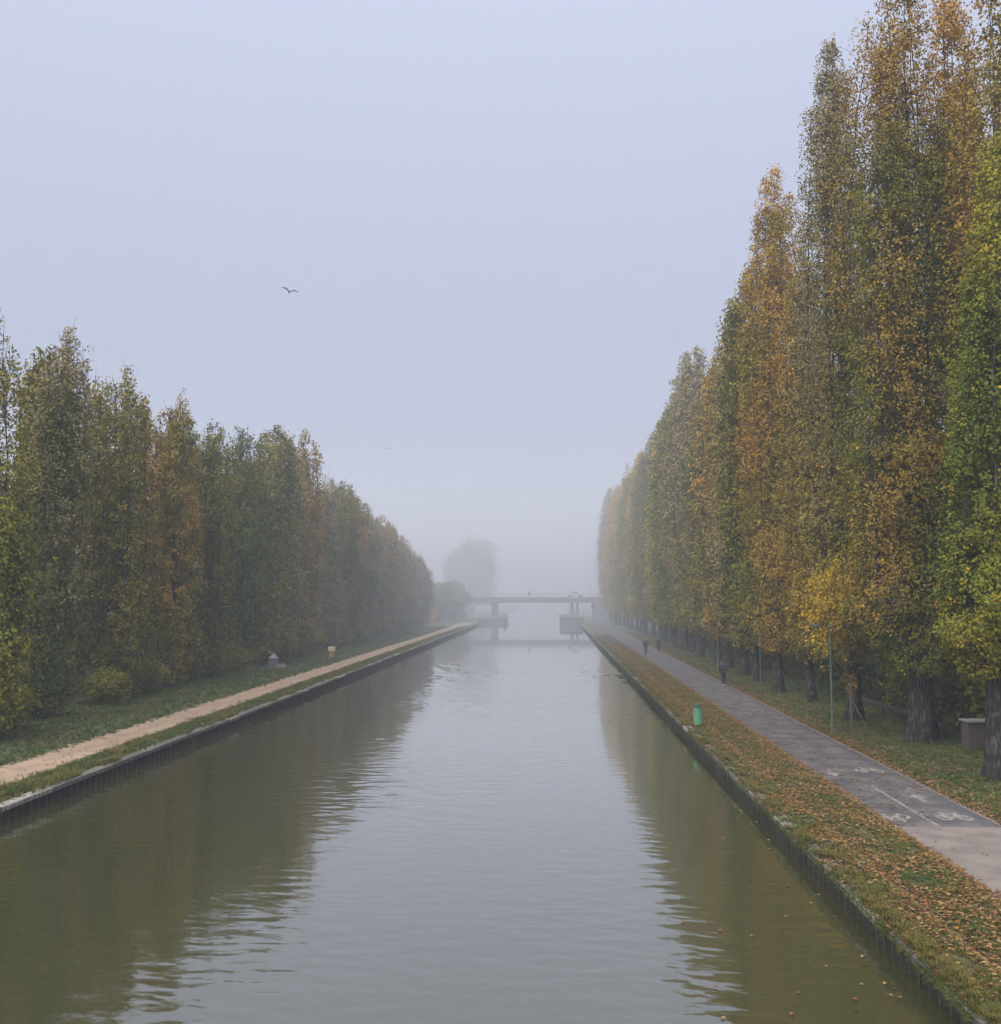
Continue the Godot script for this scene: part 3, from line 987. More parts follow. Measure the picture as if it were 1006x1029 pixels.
func build_bridge():
	var con := surface("bridge concrete", 121, 0.01, 5, [[0.0, lin(0.0532, 0.0532, 0.0585)], [1.0, lin(0.1064, 0.1064, 0.1117)]], Vector3(9, 9, 9), 0.9)
	var dark := surface("stained concrete", 122, 0.01, 5, [[0.0, lin(0.0836, 0.0836, 0.0912)], [1.0, lin(0.152, 0.1482, 0.152)]], Vector3(6, 6, 6), 0.9)
	var rail := paint("painted rail", 0.1672, 0.19, 0.1976, 0.6)
	var o := thing("road_bridge", "grey beam bridge crossing the canal in the fog", "bridge", Vector3(0, 0, BRIDGE_Z))
	var s := Shape.new()
	s.box(Vector3(-4.5, 5.85, 0), Vector3(46, 1.1, 8.0), Basis.IDENTITY, Color.WHITE, 0.05)
	put("deck", s.mesh(con), o)
	for k in 2:
		s = Shape.new()
		s.box(Vector3(-4.5, 5.16, -2.6 + 5.2 * k), Vector3(46, 0.34, 1.0))
		put("girder", s.mesh(dark), o)
	for k in 2:
		var z := 3.9 if k == 0 else -3.9
		s = Shape.new()
		for h in [6.72, 7.0, 7.28]:
			s.box(Vector3(-4.5, h, z), Vector3(46, 0.06, 0.05))
		for q in 24:
			s.box(Vector3(-27.0 + q * 1.95, 6.86, z), Vector3(0.07, 0.92, 0.07))
		put("railing", s.mesh(rail), o)
	# pier on the sand-path side: one broad wall; on the other side: two columns on a cutwater
	s = Shape.new()
	s.box(Vector3(-15.1, 2.9, 0), Vector3(1.5, 4.3, 5.4), Basis.IDENTITY, Color.WHITE, 0.12)
	s.box(Vector3(-15.1, 4.78, 0), Vector3(2.1, 0.55, 6.4), Basis.IDENTITY, Color.WHITE, 0.08)
	put("pier", s.mesh(dark), o)
	for k in 2:
		s = Shape.new()
		s.lathe(Vector3(5.4 + 1.5 * k, 0, 1.6 - 3.2 * k), [1.9, 5.1], [0.42, 0.42], 14)
		put("column", s.mesh(dark), o)
	s = Shape.new()
	s.box(Vector3(13.5, 3.3, 0), Vector3(5.0, 5.4, 8.4), Basis.IDENTITY, Color.WHITE, 0.05)
	put("abutment", s.mesh(dark), o)
	# cutwaters
	var b := thing("pier_cutwater", "stepped concrete platform carrying the two bridge columns", "platform", Vector3(0, 0, 0))
	s = Shape.new()
	s.box(Vector3(4.6, 0.40, -247.0), Vector3(4.9, 2.6, 38.0), Basis.IDENTITY, Color.WHITE, 0.1)
	put("base_block", s.mesh(dark), b)
	s = Shape.new()
	s.box(Vector3(4.6, 1.83, -247.0), Vector3(5.2, 0.25, 38.3), Basis.IDENTITY, Color.WHITE, 0.05)
	put("cap_slab", s.mesh(con), b)
	var l := thing("landing_stage", "low dark landing stage around the broad bridge pier", "platform", Vector3(0, 0, 0))
	s = Shape.new()
	s.box(Vector3(-15.2, 0.25, -263.0), Vector3(6.4, 1.5, 28.0), Basis.IDENTITY, Color.WHITE, 0.08)
	put("base_block", s.mesh(dark), l)
	s = Shape.new()
	s.box(Vector3(-15.0, 1.12, -263.0), Vector3(7.2, 0.22, 28.6), Basis.IDENTITY, Color.WHITE, 0.05)
	put("cap_slab", s.mesh(con), l)
	for k in 3:
		s = Shape.new()
		s.lathe(Vector3(-11.9, 0, -250.5 - 8.0 * k), [1.2, 2.1, 2.15], [0.16, 0.16, 0.1], 10)
		put("bollard", s.mesh(dark), l)
	# road embankment behind the trees, carrying the road onto the bridge
	var e := Shape.new()
	var earth := surface("embankment turf", 125, 0.02, 5, [[0.0, lin(0.0228, 0.0304, 0.0114)], [1.0, lin(0.0684, 0.0646, 0.0266)]], Vector3(7, 7, 7), 0.95)
	for side in [1.0, -1.0]:
		var x0 := 16.0 if side > 0.0 else -27.5
		var x1: float = 120.0 * side
		e.box(Vector3((x0 + x1) * 0.5, 3.25, BRIDGE_Z), Vector3(absf(x1 - x0), 6.2, 8.4))
		for w in [-1.0, 1.0]:
			e.quad(Vector3(x0, 6.3, BRIDGE_Z + w * 4.19), Vector3(x1, 6.3, BRIDGE_Z + w * 4.19), Vector3(x1, 0.4, BRIDGE_Z + w * 13.0), Vector3(x0, 0.4, BRIDGE_Z + w * 13.0), Vector3(0, 1, w))
			e.quad(Vector3(x0, 0.4, BRIDGE_Z + w * 4.19), Vector3(x0, 6.3, BRIDGE_Z + w * 4.19), Vector3(x0, 0.4, BRIDGE_Z + w * 13.0), Vector3(x0, 0.4, BRIDGE_Z + w * 12.9), Vector3(-side, 0, 0))
	structure("embankment", e.mesh(earth))
	build_car(Vector3(6.2, 6.42, BRIDGE_Z + 2.0))
	# navigation signs beside the columns
	var sign_white := paint("white sign face", 0.57, 0.57, 0.5624, 0.5)
	var sign_yellow := paint("yellow sign face", 0.4712, 0.342, 0.0608, 0.5)
	for k in 2:
		var sg := thing("navigation_sign", ["round white board on a thin post by the bridge abutment", "small yellow diamond board on a post beside the cutwater"][k], "sign", [Vector3(10.2, BANK, -250.0), Vector3(7.6, BANK, -236.0)][k])
		s = Shape.new()
		s.lathe(Vector3.ZERO, [-0.1, 3.6 if k == 0 else 2.6], [0.05, 0.05], 8)
		put("post", s.mesh(rail), sg)
		s = Shape.new()
		if k == 0:
			s.tube(PackedVector3Array([Vector3(0, 3.7, 0.06), Vector3(0, 3.7, 0.10)]), PackedFloat32Array([0.42, 0.42]), 18)
		else:
			s.box(Vector3(0, 2.65, 0.08), Vector3(0.6, 0.6, 0.04), Basis(Vector3.BACK, PI / 4))
		put("board", s.mesh(sign_white if k == 0 else sign_yellow), sg)

func build_car(at: Vector3):
	var body := paint("white car paint", 0.4712, 0.4788, 0.4864, 0.3)
	var glass := paint("dark car glass", 0.0152, 0.0167, 0.019, 0.08)
	var rubber := paint("tyre rubber", 0.0152, 0.0152, 0.0152, 0.9)
	var metal := paint("wheel rim", 0.266, 0.266, 0.2736, 0.4, 0.8)
	var lens := paint("headlight lens", 0.532, 0.532, 0.532, 0.15)
	var o := thing("car", "white car driving across the fogbound bridge", "car", at)
	# side outline swept across the width, drawn in at the roof
	var outline := [[-2.1, 0.35], [-2.15, 0.7], [-2.0, 0.92], [-1.6, 0.98], [-0.9, 1.45], [0.6, 1.48], [1.25, 1.02], [1.95, 0.88], [2.15, 0.66], [2.12, 0.35]]
	var s := Shape.new()
	for k in outline.size():
		var a: Array = outline[k]
		var b: Array = outline[(k + 1) % outline.size()]
		var wa := 0.86 - 0.22 * maxf(0.0, a[1] - 0.9)
		var wb := 0.86 - 0.22 * maxf(0.0, b[1] - 0.9)
		var mid := Vector3(0, 0.75, 0)
		s.quad(Vector3(a[0], a[1], -wa), Vector3(b[0], b[1], -wb), Vector3(b[0], b[1], wb), Vector3(a[0], a[1], wa), Vector3((a[0] + b[0]) * 0.5, (a[1] + b[1]) * 0.5, 0) - mid)
		for w in [-1.0, 1.0]:
			s.quad(Vector3(a[0], a[1], wa * w), Vector3(b[0], b[1], wb * w), Vector3(0, 0.75, 0.88 * w), Vector3(0, 0.75, 0.88 * w), Vector3(0, 0, w))
	put("body", s.mesh(body), o)
	for w in [-1.0, 1.0]:
		for e in [[-1.35, -0.45], [-0.38, 0.5]]:
			s = Shape.new()
			s.quad(Vector3(e[0], 1.03, 0.885 * w), Vector3(e[1] + 0.25, 1.03, 0.885 * w), Vector3(e[1], 1.40, 0.80 * w), Vector3(e[0] + (0.5 if e[0] < -1 else 0.0), 1.40, 0.80 * w), Vector3(0, 0, w))
			put("window", s.mesh(glass), o)
		for x in [-1.35, 1.35]:
			s = Shape.new()
			s.tube(PackedVector3Array([Vector3(x, 0.32, 0.68 * w), Vector3(x, 0.32, 0.90 * w)]), PackedFloat32Array([0.32, 0.32]), 16)
			var t := put("wheel", s.mesh(rubber), o)
			s = Shape.new()
			s.tube(PackedVector3Array([Vector3(x, 0.32, 0.89 * w), Vector3(x, 0.32, 0.915 * w)]), PackedFloat32Array([0.2, 0.18]), 12)
			put("rim", s.mesh(metal), t)
		s = Shape.new()
		s.box(Vector3(2.12, 0.72, 0.6 * w), Vector3(0.08, 0.16, 0.34), Basis.IDENTITY, Color.WHITE, 0.02)
		put("headlight", s.mesh(lens), o)

# colours of leaves: low colour, high colour, accent, how strongly the high colour gathers in the top
var GREEN := Color(0.094, 0.116, 0.015)
var DEEP := Color(0.060, 0.080, 0.016)
var LIME := Color(0.205, 0.185, 0.016)
var OLIVE := Color(0.176, 0.150, 0.018)
var GOLD := Color(0.476, 0.291, 0.023)
var RUST := Color(0.353, 0.194, 0.035)
var BROWN := Color(0.273, 0.163, 0.032)
var DUN := Color(0.215, 0.168, 0.082)

const ORDINAL := ["first", "second", "third", "fourth", "fifth", "sixth", "seventh", "eighth", "ninth", "tenth", "eleventh", "twelfth", "thirteenth", "fourteenth", "fifteenth", "sixteenth", "seventeenth", "eighteenth", "nineteenth", "twentieth", "twenty-first", "twenty-second", "twenty-third", "twenty-fourth"]

func bark() -> StandardMaterial3D:
	return surface("furrowed grey bark", 131, 0.008, 6, [[0.0, lin(0.0076, 0.0068, 0.0061)], [0.5, lin(0.0198, 0.0175, 0.016)], [0.62, lin(0.0456, 0.041, 0.0372)], [0.74, lin(0.1216, 0.114, 0.1041)], [1.0, lin(0.2052, 0.19, 0.1748)]], Vector3(0.9, 6.0, 0.9), 0.95, 3.0)

func build_right_trees():
	var wood := bark()
	var row := "poplars along the asphalt path"
	var near := [
		{"x": 15.3, "z": -35.8, "h": 23.0, "r": 2.4, "low": 4.2, "lean": Vector3(1.5, 0, 0), "pal": [GREEN, LIME, GOLD, 0.8], "limbs": 13, "leaves": 100000, "leaf": 0.105, "girth": 0.36, "label": "yellow-green poplar with grey-streaked trunk next to the boxy brown cabinet"},
		{"x": 16.1, "z": -45.2, "h": 35.5, "r": 3.7, "low": 3.2, "pal": [GREEN, BROWN, GOLD, 1.0], "limbs": 19, "leaves": 170000, "leaf": 0.11, "girth": 0.48, "label": "dark green poplar turning brown above, on a broad fluted trunk beside the guard rail"},
		{"x": 15.5, "z": -52.4, "h": 36.3, "r": 3.2, "low": 3.4, "sprays": [[Vector3(-1.9, 6.2, 3.4), Vector3(1.5, 2.2, 1.7), 5600, [GOLD, OLIVE, RUST, 0.0]], [Vector3(-2.0, 11.5, 0.3), Vector3(0.8, 4.0, 1.0), 2600, [GOLD, OLIVE, RUST, 0.0]]], "pal": [OLIVE, DUN, GOLD, 1.0], "limbs": 15, "leaves": 120000, "leaf": 0.11, "girth": 0.32, "label": "tall poplar with thinning dun spires and a golden low branch over the lamp post"},
		{"x": 15.4, "z": -60.5, "h": 27.0, "r": 2.3, "low": 3.0, "pal": [OLIVE, BROWN, GOLD, 0.1], "limbs": 15, "leaves": 60000, "leaf": 0.13, "girth": 0.24, "label": "narrow olive poplar squeezed behind the poplar with thinning dun spires"},
		{"x": 18.9, "z": -40.5, "h": 36.0, "r": 3.0, "low": 4.0, "pal": [OLIVE, BROWN, RUST, 0.8], "limbs": 13, "leaves": 60000, "leaf": 0.125, "girth": 0.34, "label": "olive-brown poplar behind the yellow-green one, just past the cabinet"},
		{"x": 19.6, "z": -47.5, "h": 37.0, "r": 3.2, "low": 3.0, "pal": [OLIVE, RUST, BROWN, 0.9], "limbs": 15, "leaves": 80000, "leaf": 0.125, "girth": 0.36, "label": "tall rusty brown poplar standing behind the guard rail and the cabinet"},
		{"x": 15.0, "z": -67.1, "h": 35.6, "r": 3.2, "low": 3.0, "pal": [OLIVE, RUST, GOLD, 0.9], "limbs": 15, "leaves": 96000, "leaf": 0.13, "girth": 0.30, "label": "rust-orange poplar with a pair of pointed spires"},
	]
	var leafy := foliage("poplar leaves")
	for k in near.size():
		var d: Dictionary = near[k]
		d["seed"] = 2000 + k * 17
		d["twigs"] = 60
		var w := poplar(d)
		plant("poplar_tree", d.label, "poplar", [w[0].mesh(wood), w[1].mesh(leafy)], Vector3(d.x, BANK, d.z), 0.0, Vector3.ONE, row)
	# the rest of the row: five moulds in autumn tones, turned and stretched
	var moulds := []
	var pals := [[DEEP, OLIVE, GOLD, 0.4], [OLIVE, RUST, GOLD, 0.6], [GREEN, OLIVE, LIME, 0.3], [OLIVE, DUN, BROWN, 0.6], [LIME, GOLD, RUST, 0.2]]
	for k in 5:
		var w := poplar({"seed": 3100 + k * 13, "h": 31.0, "r": 3.3, "low": 2.8, "pal": pals[k], "limbs": 13, "leaves": 36000, "leaf": 0.22, "girth": 0.25, "twigs": 40})
		moulds.append([w[0].mesh(wood), w[1].mesh(leafy)])
	var words := ["deep green poplar beside the asphalt path", "orange-tinged poplar beside the asphalt path", "mid green poplar beside the asphalt path", "dun brown poplar beside the asphalt path", "yellow-gold poplar beside the asphalt path"]
	var plan := [[-74.5, 0, 31], [-81, 3, 30.5], [-88, 1, 29.5], [-95.5, 0, 29], [-103, 3, 32], [-110, 3, 33], [-117, 0, 31.5], [-124, 2, 31.5], [-131, 0, 30], [-138, 4, 30.5], [-145, 2, 30], [-152, 0, 30.5], [-159, 2, 30.5], [-166, 4, 30], [-173, 2, 31], [-180, 0, 30], [-188, 2, 31], [-196, 4, 29.5], [-204, 2, 29], [-212, 1, 30], [-220, 4, 30], [-228, 1, 31], [-236, 3, 31.5], [-244, 3, 32]]
	rng.seed = 77
	for at in plan.size():
		var p: Array = plan[at]
		var mould: Array = moulds[p[1]]
		var z: float = p[0]
		var x := 15.3 + rng.randf_range(-0.35, 0.35) - smoothstep(-170.0, -245.0, z) * 1.2
		var y: float = p[2] / 31.0
		plant("poplar_tree", "%s, %s beyond the rust-orange poplar" % [words[p[1]], ORDINAL[at]], "poplar", mould, Vector3(x, BANK, z), rng.randf() * TAU, Vector3(rng.randf_range(0.92, 1.1), y, rng.randf_range(0.92, 1.1)), row)

func build_left_trees():
	var wood := bark()
	var leafy := foliage("poplar leaves")
	var row := "poplars along the sandy path"
	var near := [
		{"x": -25.6, "z": -43.5, "h": 19.5, "r": 2.45, "low": 0.6, "pal": [DEEP, OLIVE, LIME, 0.3], "leaves": 42000, "leaf": 0.135, "label": "olive poplar behind the yellow-green young poplar by the sandy path"},
		{"x": -26.3, "z": -51.0, "h": 20.6, "r": 2.45, "low": 0.5, "pal": [DEEP, DUN, LIME, 0.8], "leaves": 46000, "leaf": 0.135, "label": "poplar with bare dark limbs showing through a thin greyish top"},
		{"x": -26.5, "z": -60.0, "h": 20.6, "r": 2.45, "low": 0.6, "pal": [DEEP, OLIVE, RUST, 0.5], "leaves": 44000, "leaf": 0.14, "label": "dark green poplar with a gap of sky between its trunks"},
		{"x": -26.3, "z": -68.0, "h": 20.8, "r": 2.45, "low": 0.4, "pal": [GREEN, BROWN, RUST, 0.4], "leaves": 44000, "leaf": 0.145, "label": "russet-sided poplar standing along the sandy path"},
		{"x": -26.3, "z": -75.5, "h": 20.0, "r": 2.45, "low": 0.6, "pal": [DEEP, OLIVE, LIME, 0.2], "leaves": 38000, "leaf": 0.155, "label": "dark olive poplar with yellow-green sprays low down"},
		{"x": -26.2, "z": -83.0, "h": 21.2, "r": 2.45, "low": 0.5, "pal": [DEEP, GREEN, DUN, 0.6], "leaves": 38000, "leaf": 0.155, "label": "narrow dark green poplar next to the pale tarp shelter"},
	]
	for k in near.size():
		var d: Dictionary = near[k]
		d["seed"] = 4000 + k * 19
		d["limbs"] = 13
		d["girth"] = 0.2
		d["twigs"] = 130
		d["gap"] = 0.13
		d["thin_top"] = 0.62
		d["top_low"] = 0.88
		d["skirt"] = 0.14
		d["taper"] = 0.12
		var w := poplar(d)
		plant("poplar_tree", d.label, "poplar", [w[0].mesh(wood), w[1].mesh(leafy)], Vector3(d.x, BANK, d.z), 0.0, Vector3.ONE, row)
	var moulds := []
	var pals := [[DEEP, OLIVE, DUN, 0.6], [GREEN, DUN, LIME, 0.6], [DEEP, BROWN, OLIVE, 0.6]]
	for k in 3:
		var w := poplar({"seed": 5100 + k * 13, "h": 20.0, "r": 2.5, "low": 0.6, "skirt": 0.2, "pal": pals[k], "limbs": 13, "leaves": 28000, "leaf": 0.2, "girth": 0.2, "twigs": 90, "gap": 0.27, "thin_top": 0.5, "top_low": 0.88, "taper": 0.12})
		moulds.append([w[0].mesh(wood), w[1].mesh(leafy)])
	var words := ["deep green poplar by the sandy path", "grey-green poplar by the sandy path", "brownish poplar by the sandy path"]
	var plan := [[-90, 0, 22], [-96.5, 1, 22.5], [-103, 2, 23.5], [-116, 1, 20.6], [-122.5, 0, 20.5], [-129, 2, 20], [-136, 0, 19.6], [-143, 1, 19], [-150, 2, 18.3], [-157, 0, 17.8], [-164, 1, 17], [-171, 2, 16.5], [-178, 0, 15.6], [-186, 1, 14.8], [-194, 0, 13.8], [-202, 1, 12.5]]
	rng.seed = 78
	for at in plan.size():
		var p: Array = plan[at]
		var z: float = p[0]
		var which: String = "%s before the gap in the row" % ORDINAL[2 - at] if at < 3 else "%s past the gap in the row" % ORDINAL[at - 3]
		plant("poplar_tree", "%s, %s" % [words[p[1]], which], "poplar", moulds[p[1]], Vector3(-26.1 + rng.randf_range(-0.3, 0.3), BANK, z), rng.randf() * TAU, Vector3(rng.randf_range(0.9, 1.1), p[2] / 20.0, rng.randf_range(0.9, 1.1)), row)
	# a second row stands behind, staggered
	rng.seed = 80
	for at in 18:
		var z := -56.0 - at * 7.6 - (5.0 if at > 7 else 0.0)
		var q := at % 3
		plant("poplar_tree", "%s, %s of the second row behind" % [words[q], ORDINAL[at]], "poplar", moulds[q], Vector3(-30.2 + rng.randf_range(-0.4, 0.4), BANK, z), rng.randf() * TAU, Vector3(rng.randf_range(0.9, 1.1), lerpf(1.04, 0.8, smoothstep(-110.0, -200.0, z)), rng.randf_range(0.9, 1.1)), "poplars in the second row")
	# a young poplar in front of the row
	var y := poplar({"seed": 4400, "h": 10.5, "r": 1.9, "low": 0.5, "pal": [GREEN, LIME, OLIVE, 0.2], "limbs": 11, "leaves": 13000, "leaf": 0.16, "girth": 0.12, "gap": 0.35})
	plant("young_poplar", "short yellow-green young poplar leafed to the ground by the sandy path", "young tree", [y[0].mesh(wood), y[1].mesh(leafy)], Vector3(-24.4, BANK, -42.2), 0.0, Vector3.ONE)

func build_far_trees():
	var wood := bark()
	var leafy := foliage("broad leaves")
	var big := shrub({"seed": 61, "h": 27.0, "r": 10.5, "low": 3.5, "blobs": 44, "leaves": 22000, "leaf": 0.5, "pal": [OLIVE, DUN, BROWN, 0.3], "girth": 0.22, "trunk": 2.0})
	plant("round_tree", "huge round tree fading into the fog beyond the bridge", "tree", [big[0].mesh(wood), big[1].mesh(leafy)], Vector3(-26.2, BANK, -330.0), 0.0, Vector3.ONE)
	var mid := shrub({"seed": 62, "h": 11.5, "r": 5.2, "low": 0.6, "blobs": 16, "leaves": 9000, "leaf": 0.42, "pal": [DEEP, OLIVE, DUN, 0.3], "girth": 0.15, "trunk": 0.8})
	var pair := [mid[0].mesh(wood), mid[1].mesh(leafy)]
	var places := [[-31.0, -226.0, 1.0, 0.0], [-26.5, -238.0, 0.92, 1.3], [-24.0, -250.0, 0.95, 2.5], [-34.0, -246.0, 1.15, 3.9]]
	var words := ["bushy grey-green tree just beyond the last poplar by the sandy path", "bushy grey-green tree standing between its neighbours before the bridge", "low bushy tree pressed against the broad bridge pier", "tallest of the bushy hazy trees before the bridge"]
	for k in 4:
		plant("bushy_tree", words[k], "tree", pair, Vector3(places[k][0], BANK, places[k][1]), places[k][3], Vector3.ONE * places[k][2], "bushy trees before the bridge")
	var small := shrub({"seed": 63, "h": 4.2, "r": 2.2, "low": 0.3, "blobs": 9, "leaves": 2600, "leaf": 0.28, "pal": [RUST, GOLD, BROWN, 0.2], "girth": 0.06})
	plant("orange_shrub", "orange autumn shrub at the end of the hazy poplar row", "shrub", [small[0].mesh(wood), small[1].mesh(leafy)], Vector3(-26.6, BANK, -216.0), 0.0, Vector3.ONE, "", "foliage", "stems")

func build_undergrowth():
	var wood := bark()
	var leafy := foliage("undergrowth leaves")
	var moulds := []
	var pals := [[DEEP, GREEN, OLIVE, 0.2], [DEEP, OLIVE, GREEN, 0.2], [GREEN, OLIVE, BROWN, 0.3]]
	for k in 3:
		var w := shrub({"seed": 81 + k, "h": 4.4, "r": 2.7, "low": 0.05, "blobs": 12, "leaves": 7000, "leaf": 0.19, "pal": pals[k], "girth": 0.05})
		moulds.append([w[0].mesh(wood), w[1].mesh(leafy)])
	rng.seed = 79
	var words_right := ["deep green shrub behind the poplar trunks of the asphalt path", "olive shrub behind the poplar trunks of the asphalt path", "brown-tinged shrub behind the poplar trunks of the asphalt path"]
	var words_left := ["deep green shrub in the shade behind the sandy path poplars", "olive shrub in the shade behind the sandy path poplars", "brown-tinged shrub in the shade behind the sandy path poplars"]
	var words_among := ["deep green low shrub among the sandy path poplar trunks", "olive low shrub among the sandy path poplar trunks", "brown-tinged low shrub among the sandy path poplar trunks"]
	var z := -37.0
	var k := 0
	while z > -170.0:
		var q := k % 3
		var s := rng.randf_range(0.85, 1.3)
		plant("shrub", words_right[q], "shrub", moulds[q], Vector3(20.2 + rng.randf_range(-0.8, 1.4), BANK, z), rng.randf() * TAU, Vector3(s, s * rng.randf_range(0.9, 1.25), s), "shrubs behind the asphalt path poplars", "foliage", "stems")
		z -= rng.randf_range(3.2, 4.6)
		k += 1
	z = -44.0
	while z > -190.0:
		var q := k % 3
		var s := rng.randf_range(0.8, 1.2)
		if k % 4 != 1:
			plant("shrub", words_among[q], "shrub", moulds[q], Vector3(-26.4 + rng.randf_range(-0.5, 0.4), BANK, z + 1.5), rng.randf() * TAU, Vector3(0.62, rng.randf_range(0.45, 0.75), 0.8), "shrubs among the sandy path poplars", "foliage", "stems")
		plant("shrub", words_left[q], "shrub", moulds[q], Vector3(-33.0 + rng.randf_range(-1.2, 0.8), BANK, z), rng.randf() * TAU, Vector3(s, s * rng.randf_range(0.8, 1.15), s), "shrubs behind the sandy path poplars", "foliage", "stems")
		z -= rng.randf_range(3.4, 5.0)
		k += 1

func tuft(seed_: int, blades: int, h: float) -> Mesh:
	rng.seed = seed_
	var s := Shape.new()
	for b in blades:
		var az := rng.randf() * TAU
		var out := Vector3(cos(az), 0, sin(az))
		var side := Vector3(-out.z, 0, out.x) * 0.006
		var foot := out * rng.randf_range(0.0, 0.07)
		var top := rng.randf_range(0.5, 1.0) * h
		var mid := foot + out * 0.03 + Vector3(0, top * 0.6, 0)
		var tip := foot + out * rng.randf_range(0.05, 0.12) + Vector3(0, top, 0)
		var k := rng.randf_range(0.75, 1.25)
		var col := Color(k, k, k * rng.randf_range(0.8, 1.1))
		s.quad(foot - side, foot + side, mid + side * 0.8, mid - side * 0.8, out, col)
		s.quad(mid - side * 0.8, mid + side * 0.8, tip, tip, out, col)
	return s.mesh(foliage("grass blades"))

func build_grass():
	var places := []
	var litter := []
	var cover := noise(151, 0.45, 3)
	rng.seed = 88
	# verge between the quay and the asphalt path
	for k in 26000:
		var z := -10.0 - pow(rng.randf(), 1.7) * 150.0
		var x := rng.randf_range(WALL_RIGHT + 0.02, 9.6)
		var g := cover.get_noise_2d(x, z)
		if x < WALL_RIGHT + 0.42 and g < -0.18:
			continue
		var rut := absf(x - 7.75) < 0.15
		if rut and rng.randf() < 0.8:
			continue
		var c := Color(0.0494, 0.0646, 0.0122).lerp(Color(0.114, 0.095, 0.0228), clampf(0.5 + g * 1.2 + rng.randf_range(-0.3, 0.3), 0, 1))
		var s := rng.randf_range(0.7, 1.25) * (1.0 + (0.3 if x < WALL_RIGHT + 0.5 else 0.0))
		places.append([Transform3D(Basis(Vector3.UP, rng.randf() * TAU).scaled(Vector3(s, s, s)), Vector3(x, bank_height(x, z) - 0.01 + (0.06 if x < WALL_RIGHT + 0.36 else 0.0), z)), c])
	# moss and grass hanging over the coping
	for k in 5200:
		var z := -12.0 - pow(rng.randf(), 1.6) * 90.0
		var g := cover.get_noise_2d(3.0, z * 0.8)
		if g < rng.randf_range(-0.25, 0.2):
			continue
		var s := rng.randf_range(0.7, 1.3)
		places.append([Transform3D((Basis(Vector3.BACK, rng.randf_range(0.3, 1.9)) * Basis(Vector3.UP, rng.randf() * TAU)).scaled(Vector3(s, s, s)), Vector3(WALL_RIGHT - rng.randf_range(-0.12, 0.075), BANK + 0.02 - rng.randf() * 0.1, z)), Color(0.076, 0.095, 0.0137).lerp(Color(0.0532, 0.0608, 0.0152), rng.randf())])
	scatter("verge_grass", "short grass on the verge between quay and asphalt path", "grass", tuft(1, 9, 0.10), places)
	places = []
	for k in 24000:
		var z := -26.0 - pow(rng.randf(), 1.5) * 150.0
		var x := 12.72 + pow(rng.randf(), 0.8) * 7.0
		var g := cover.get_noise_2d(x * 0.6, z * 0.6)
		var c := Color(0.0456, 0.0798, 0.0122).lerp(Color(0.1064, 0.1026, 0.0228), clampf(0.4 + g * 1.4 + rng.randf_range(-0.25, 0.25), 0, 1))
		var s := rng.randf_range(0.8, 1.7)
		places.append([Transform3D(Basis(Vector3.UP, rng.randf() * TAU).scaled(Vector3(s, s, s)), Vector3(x, bank_height(x, z) - 0.01, z)), c])
	scatter("woodland_grass", "green grass under the poplars of the asphalt path", "grass", tuft(2, 9, 0.13), places)
	places = []
	for k in 40000:
		var z := -24.0 - pow(rng.randf(), 1.5) * 180.0
		var near_wall := rng.randf() < 0.38
		var x := rng.randf_range(-18.6, WALL_LEFT - 0.02) if near_wall else rng.randf_range(-27.5, -20.7)
		if rng.randf() < 0.03:
			x = (-18.7 if near_wall else -20.75) + rng.randfn() * 0.16
		var g := cover.get_noise_2d(x, z)
		if near_wall and x > WALL_LEFT - 0.36 and g < 0.12:
			continue
		var c := Color(0.0418, 0.0798, 0.0152).lerp(Color(0.114, 0.1026, 0.0266), clampf((0.65 if near_wall else 0.25) + g * 1.2 + rng.randf_range(-0.25, 0.25), 0, 1))
		var s := rng.randf_range(0.8, 1.6) * (1.2 if near_wall and g > 0.2 else 1.0)
		places.append([Transform3D(Basis(Vector3.UP, rng.randf() * TAU).scaled(Vector3(s, s, s)), Vector3(x, bank_height(x, z) - 0.01 + (0.06 if x > WALL_LEFT - 0.34 and near_wall else 0.0), z)), c])
	scatter("bank_grass", "rough grass on the banks of the sandy path", "grass", tuft(3, 9, 0.15), places)
	# fallen leaves: thick on the verge and along the path edges, sparse on the asphalt
	for k in 68000:
		var z := -10.0 - pow(rng.randf(), 1.6) * 120.0
		var u := rng.randf()
		var x := 0.0
		if u < 0.52:
			x = rng.randf_range(WALL_RIGHT - 0.02, 9.6)
			if cover.get_noise_2d(x + 40.0, z) < rng.randf_range(-0.55, 0.3):
				continue
		elif u < 0.60:
			x = 7.75 + rng.randfn() * 0.17
		elif u < 0.665:
			x = 9.55 + rng.randfn() * 0.10
		elif u < 0.76:
			x = 12.75 + absf(rng.randfn()) * 0.4 - 0.1
		elif u < 0.955:
			x = 12.7 + absf(rng.randfn()) * 1.7
			if x > 19.0:
				continue
		else:
			x = rng.randf_range(9.7, 12.6)
			if z > -29.0 and rng.randf() < 0.8:
				continue
			if cover.get_noise_2d(x, z * 0.4) < (-0.35 if z < -34.0 and z > -62.0 else 0.05):
				continue
		var tilt := 0.35 if x < 9.5 or x > 12.7 else 0.12
		var y := bank_height(x, z) + (0.035 if tilt > 0.2 else 0.0)
		if x > 9.5 and x < 12.72:
			y = BANK + 0.028
		elif x < WALL_RIGHT + 0.36:
			y = BANK + 0.035
		var s := rng.randf_range(0.7, 1.2)
		litter.append([Transform3D(Basis(Vector3.UP, rng.randf() * TAU) * Basis(Vector3.RIGHT, rng.randf_range(-tilt, tilt)) * Basis.from_scale(Vector3(s, s, s)), Vector3(x, y, z)), leaf_litter_colour()])
	scatter("fallen_leaves", "orange and brown leaves strewn over the verges of the asphalt path", "leaves", fallen_leaf(), litter)
	litter = []
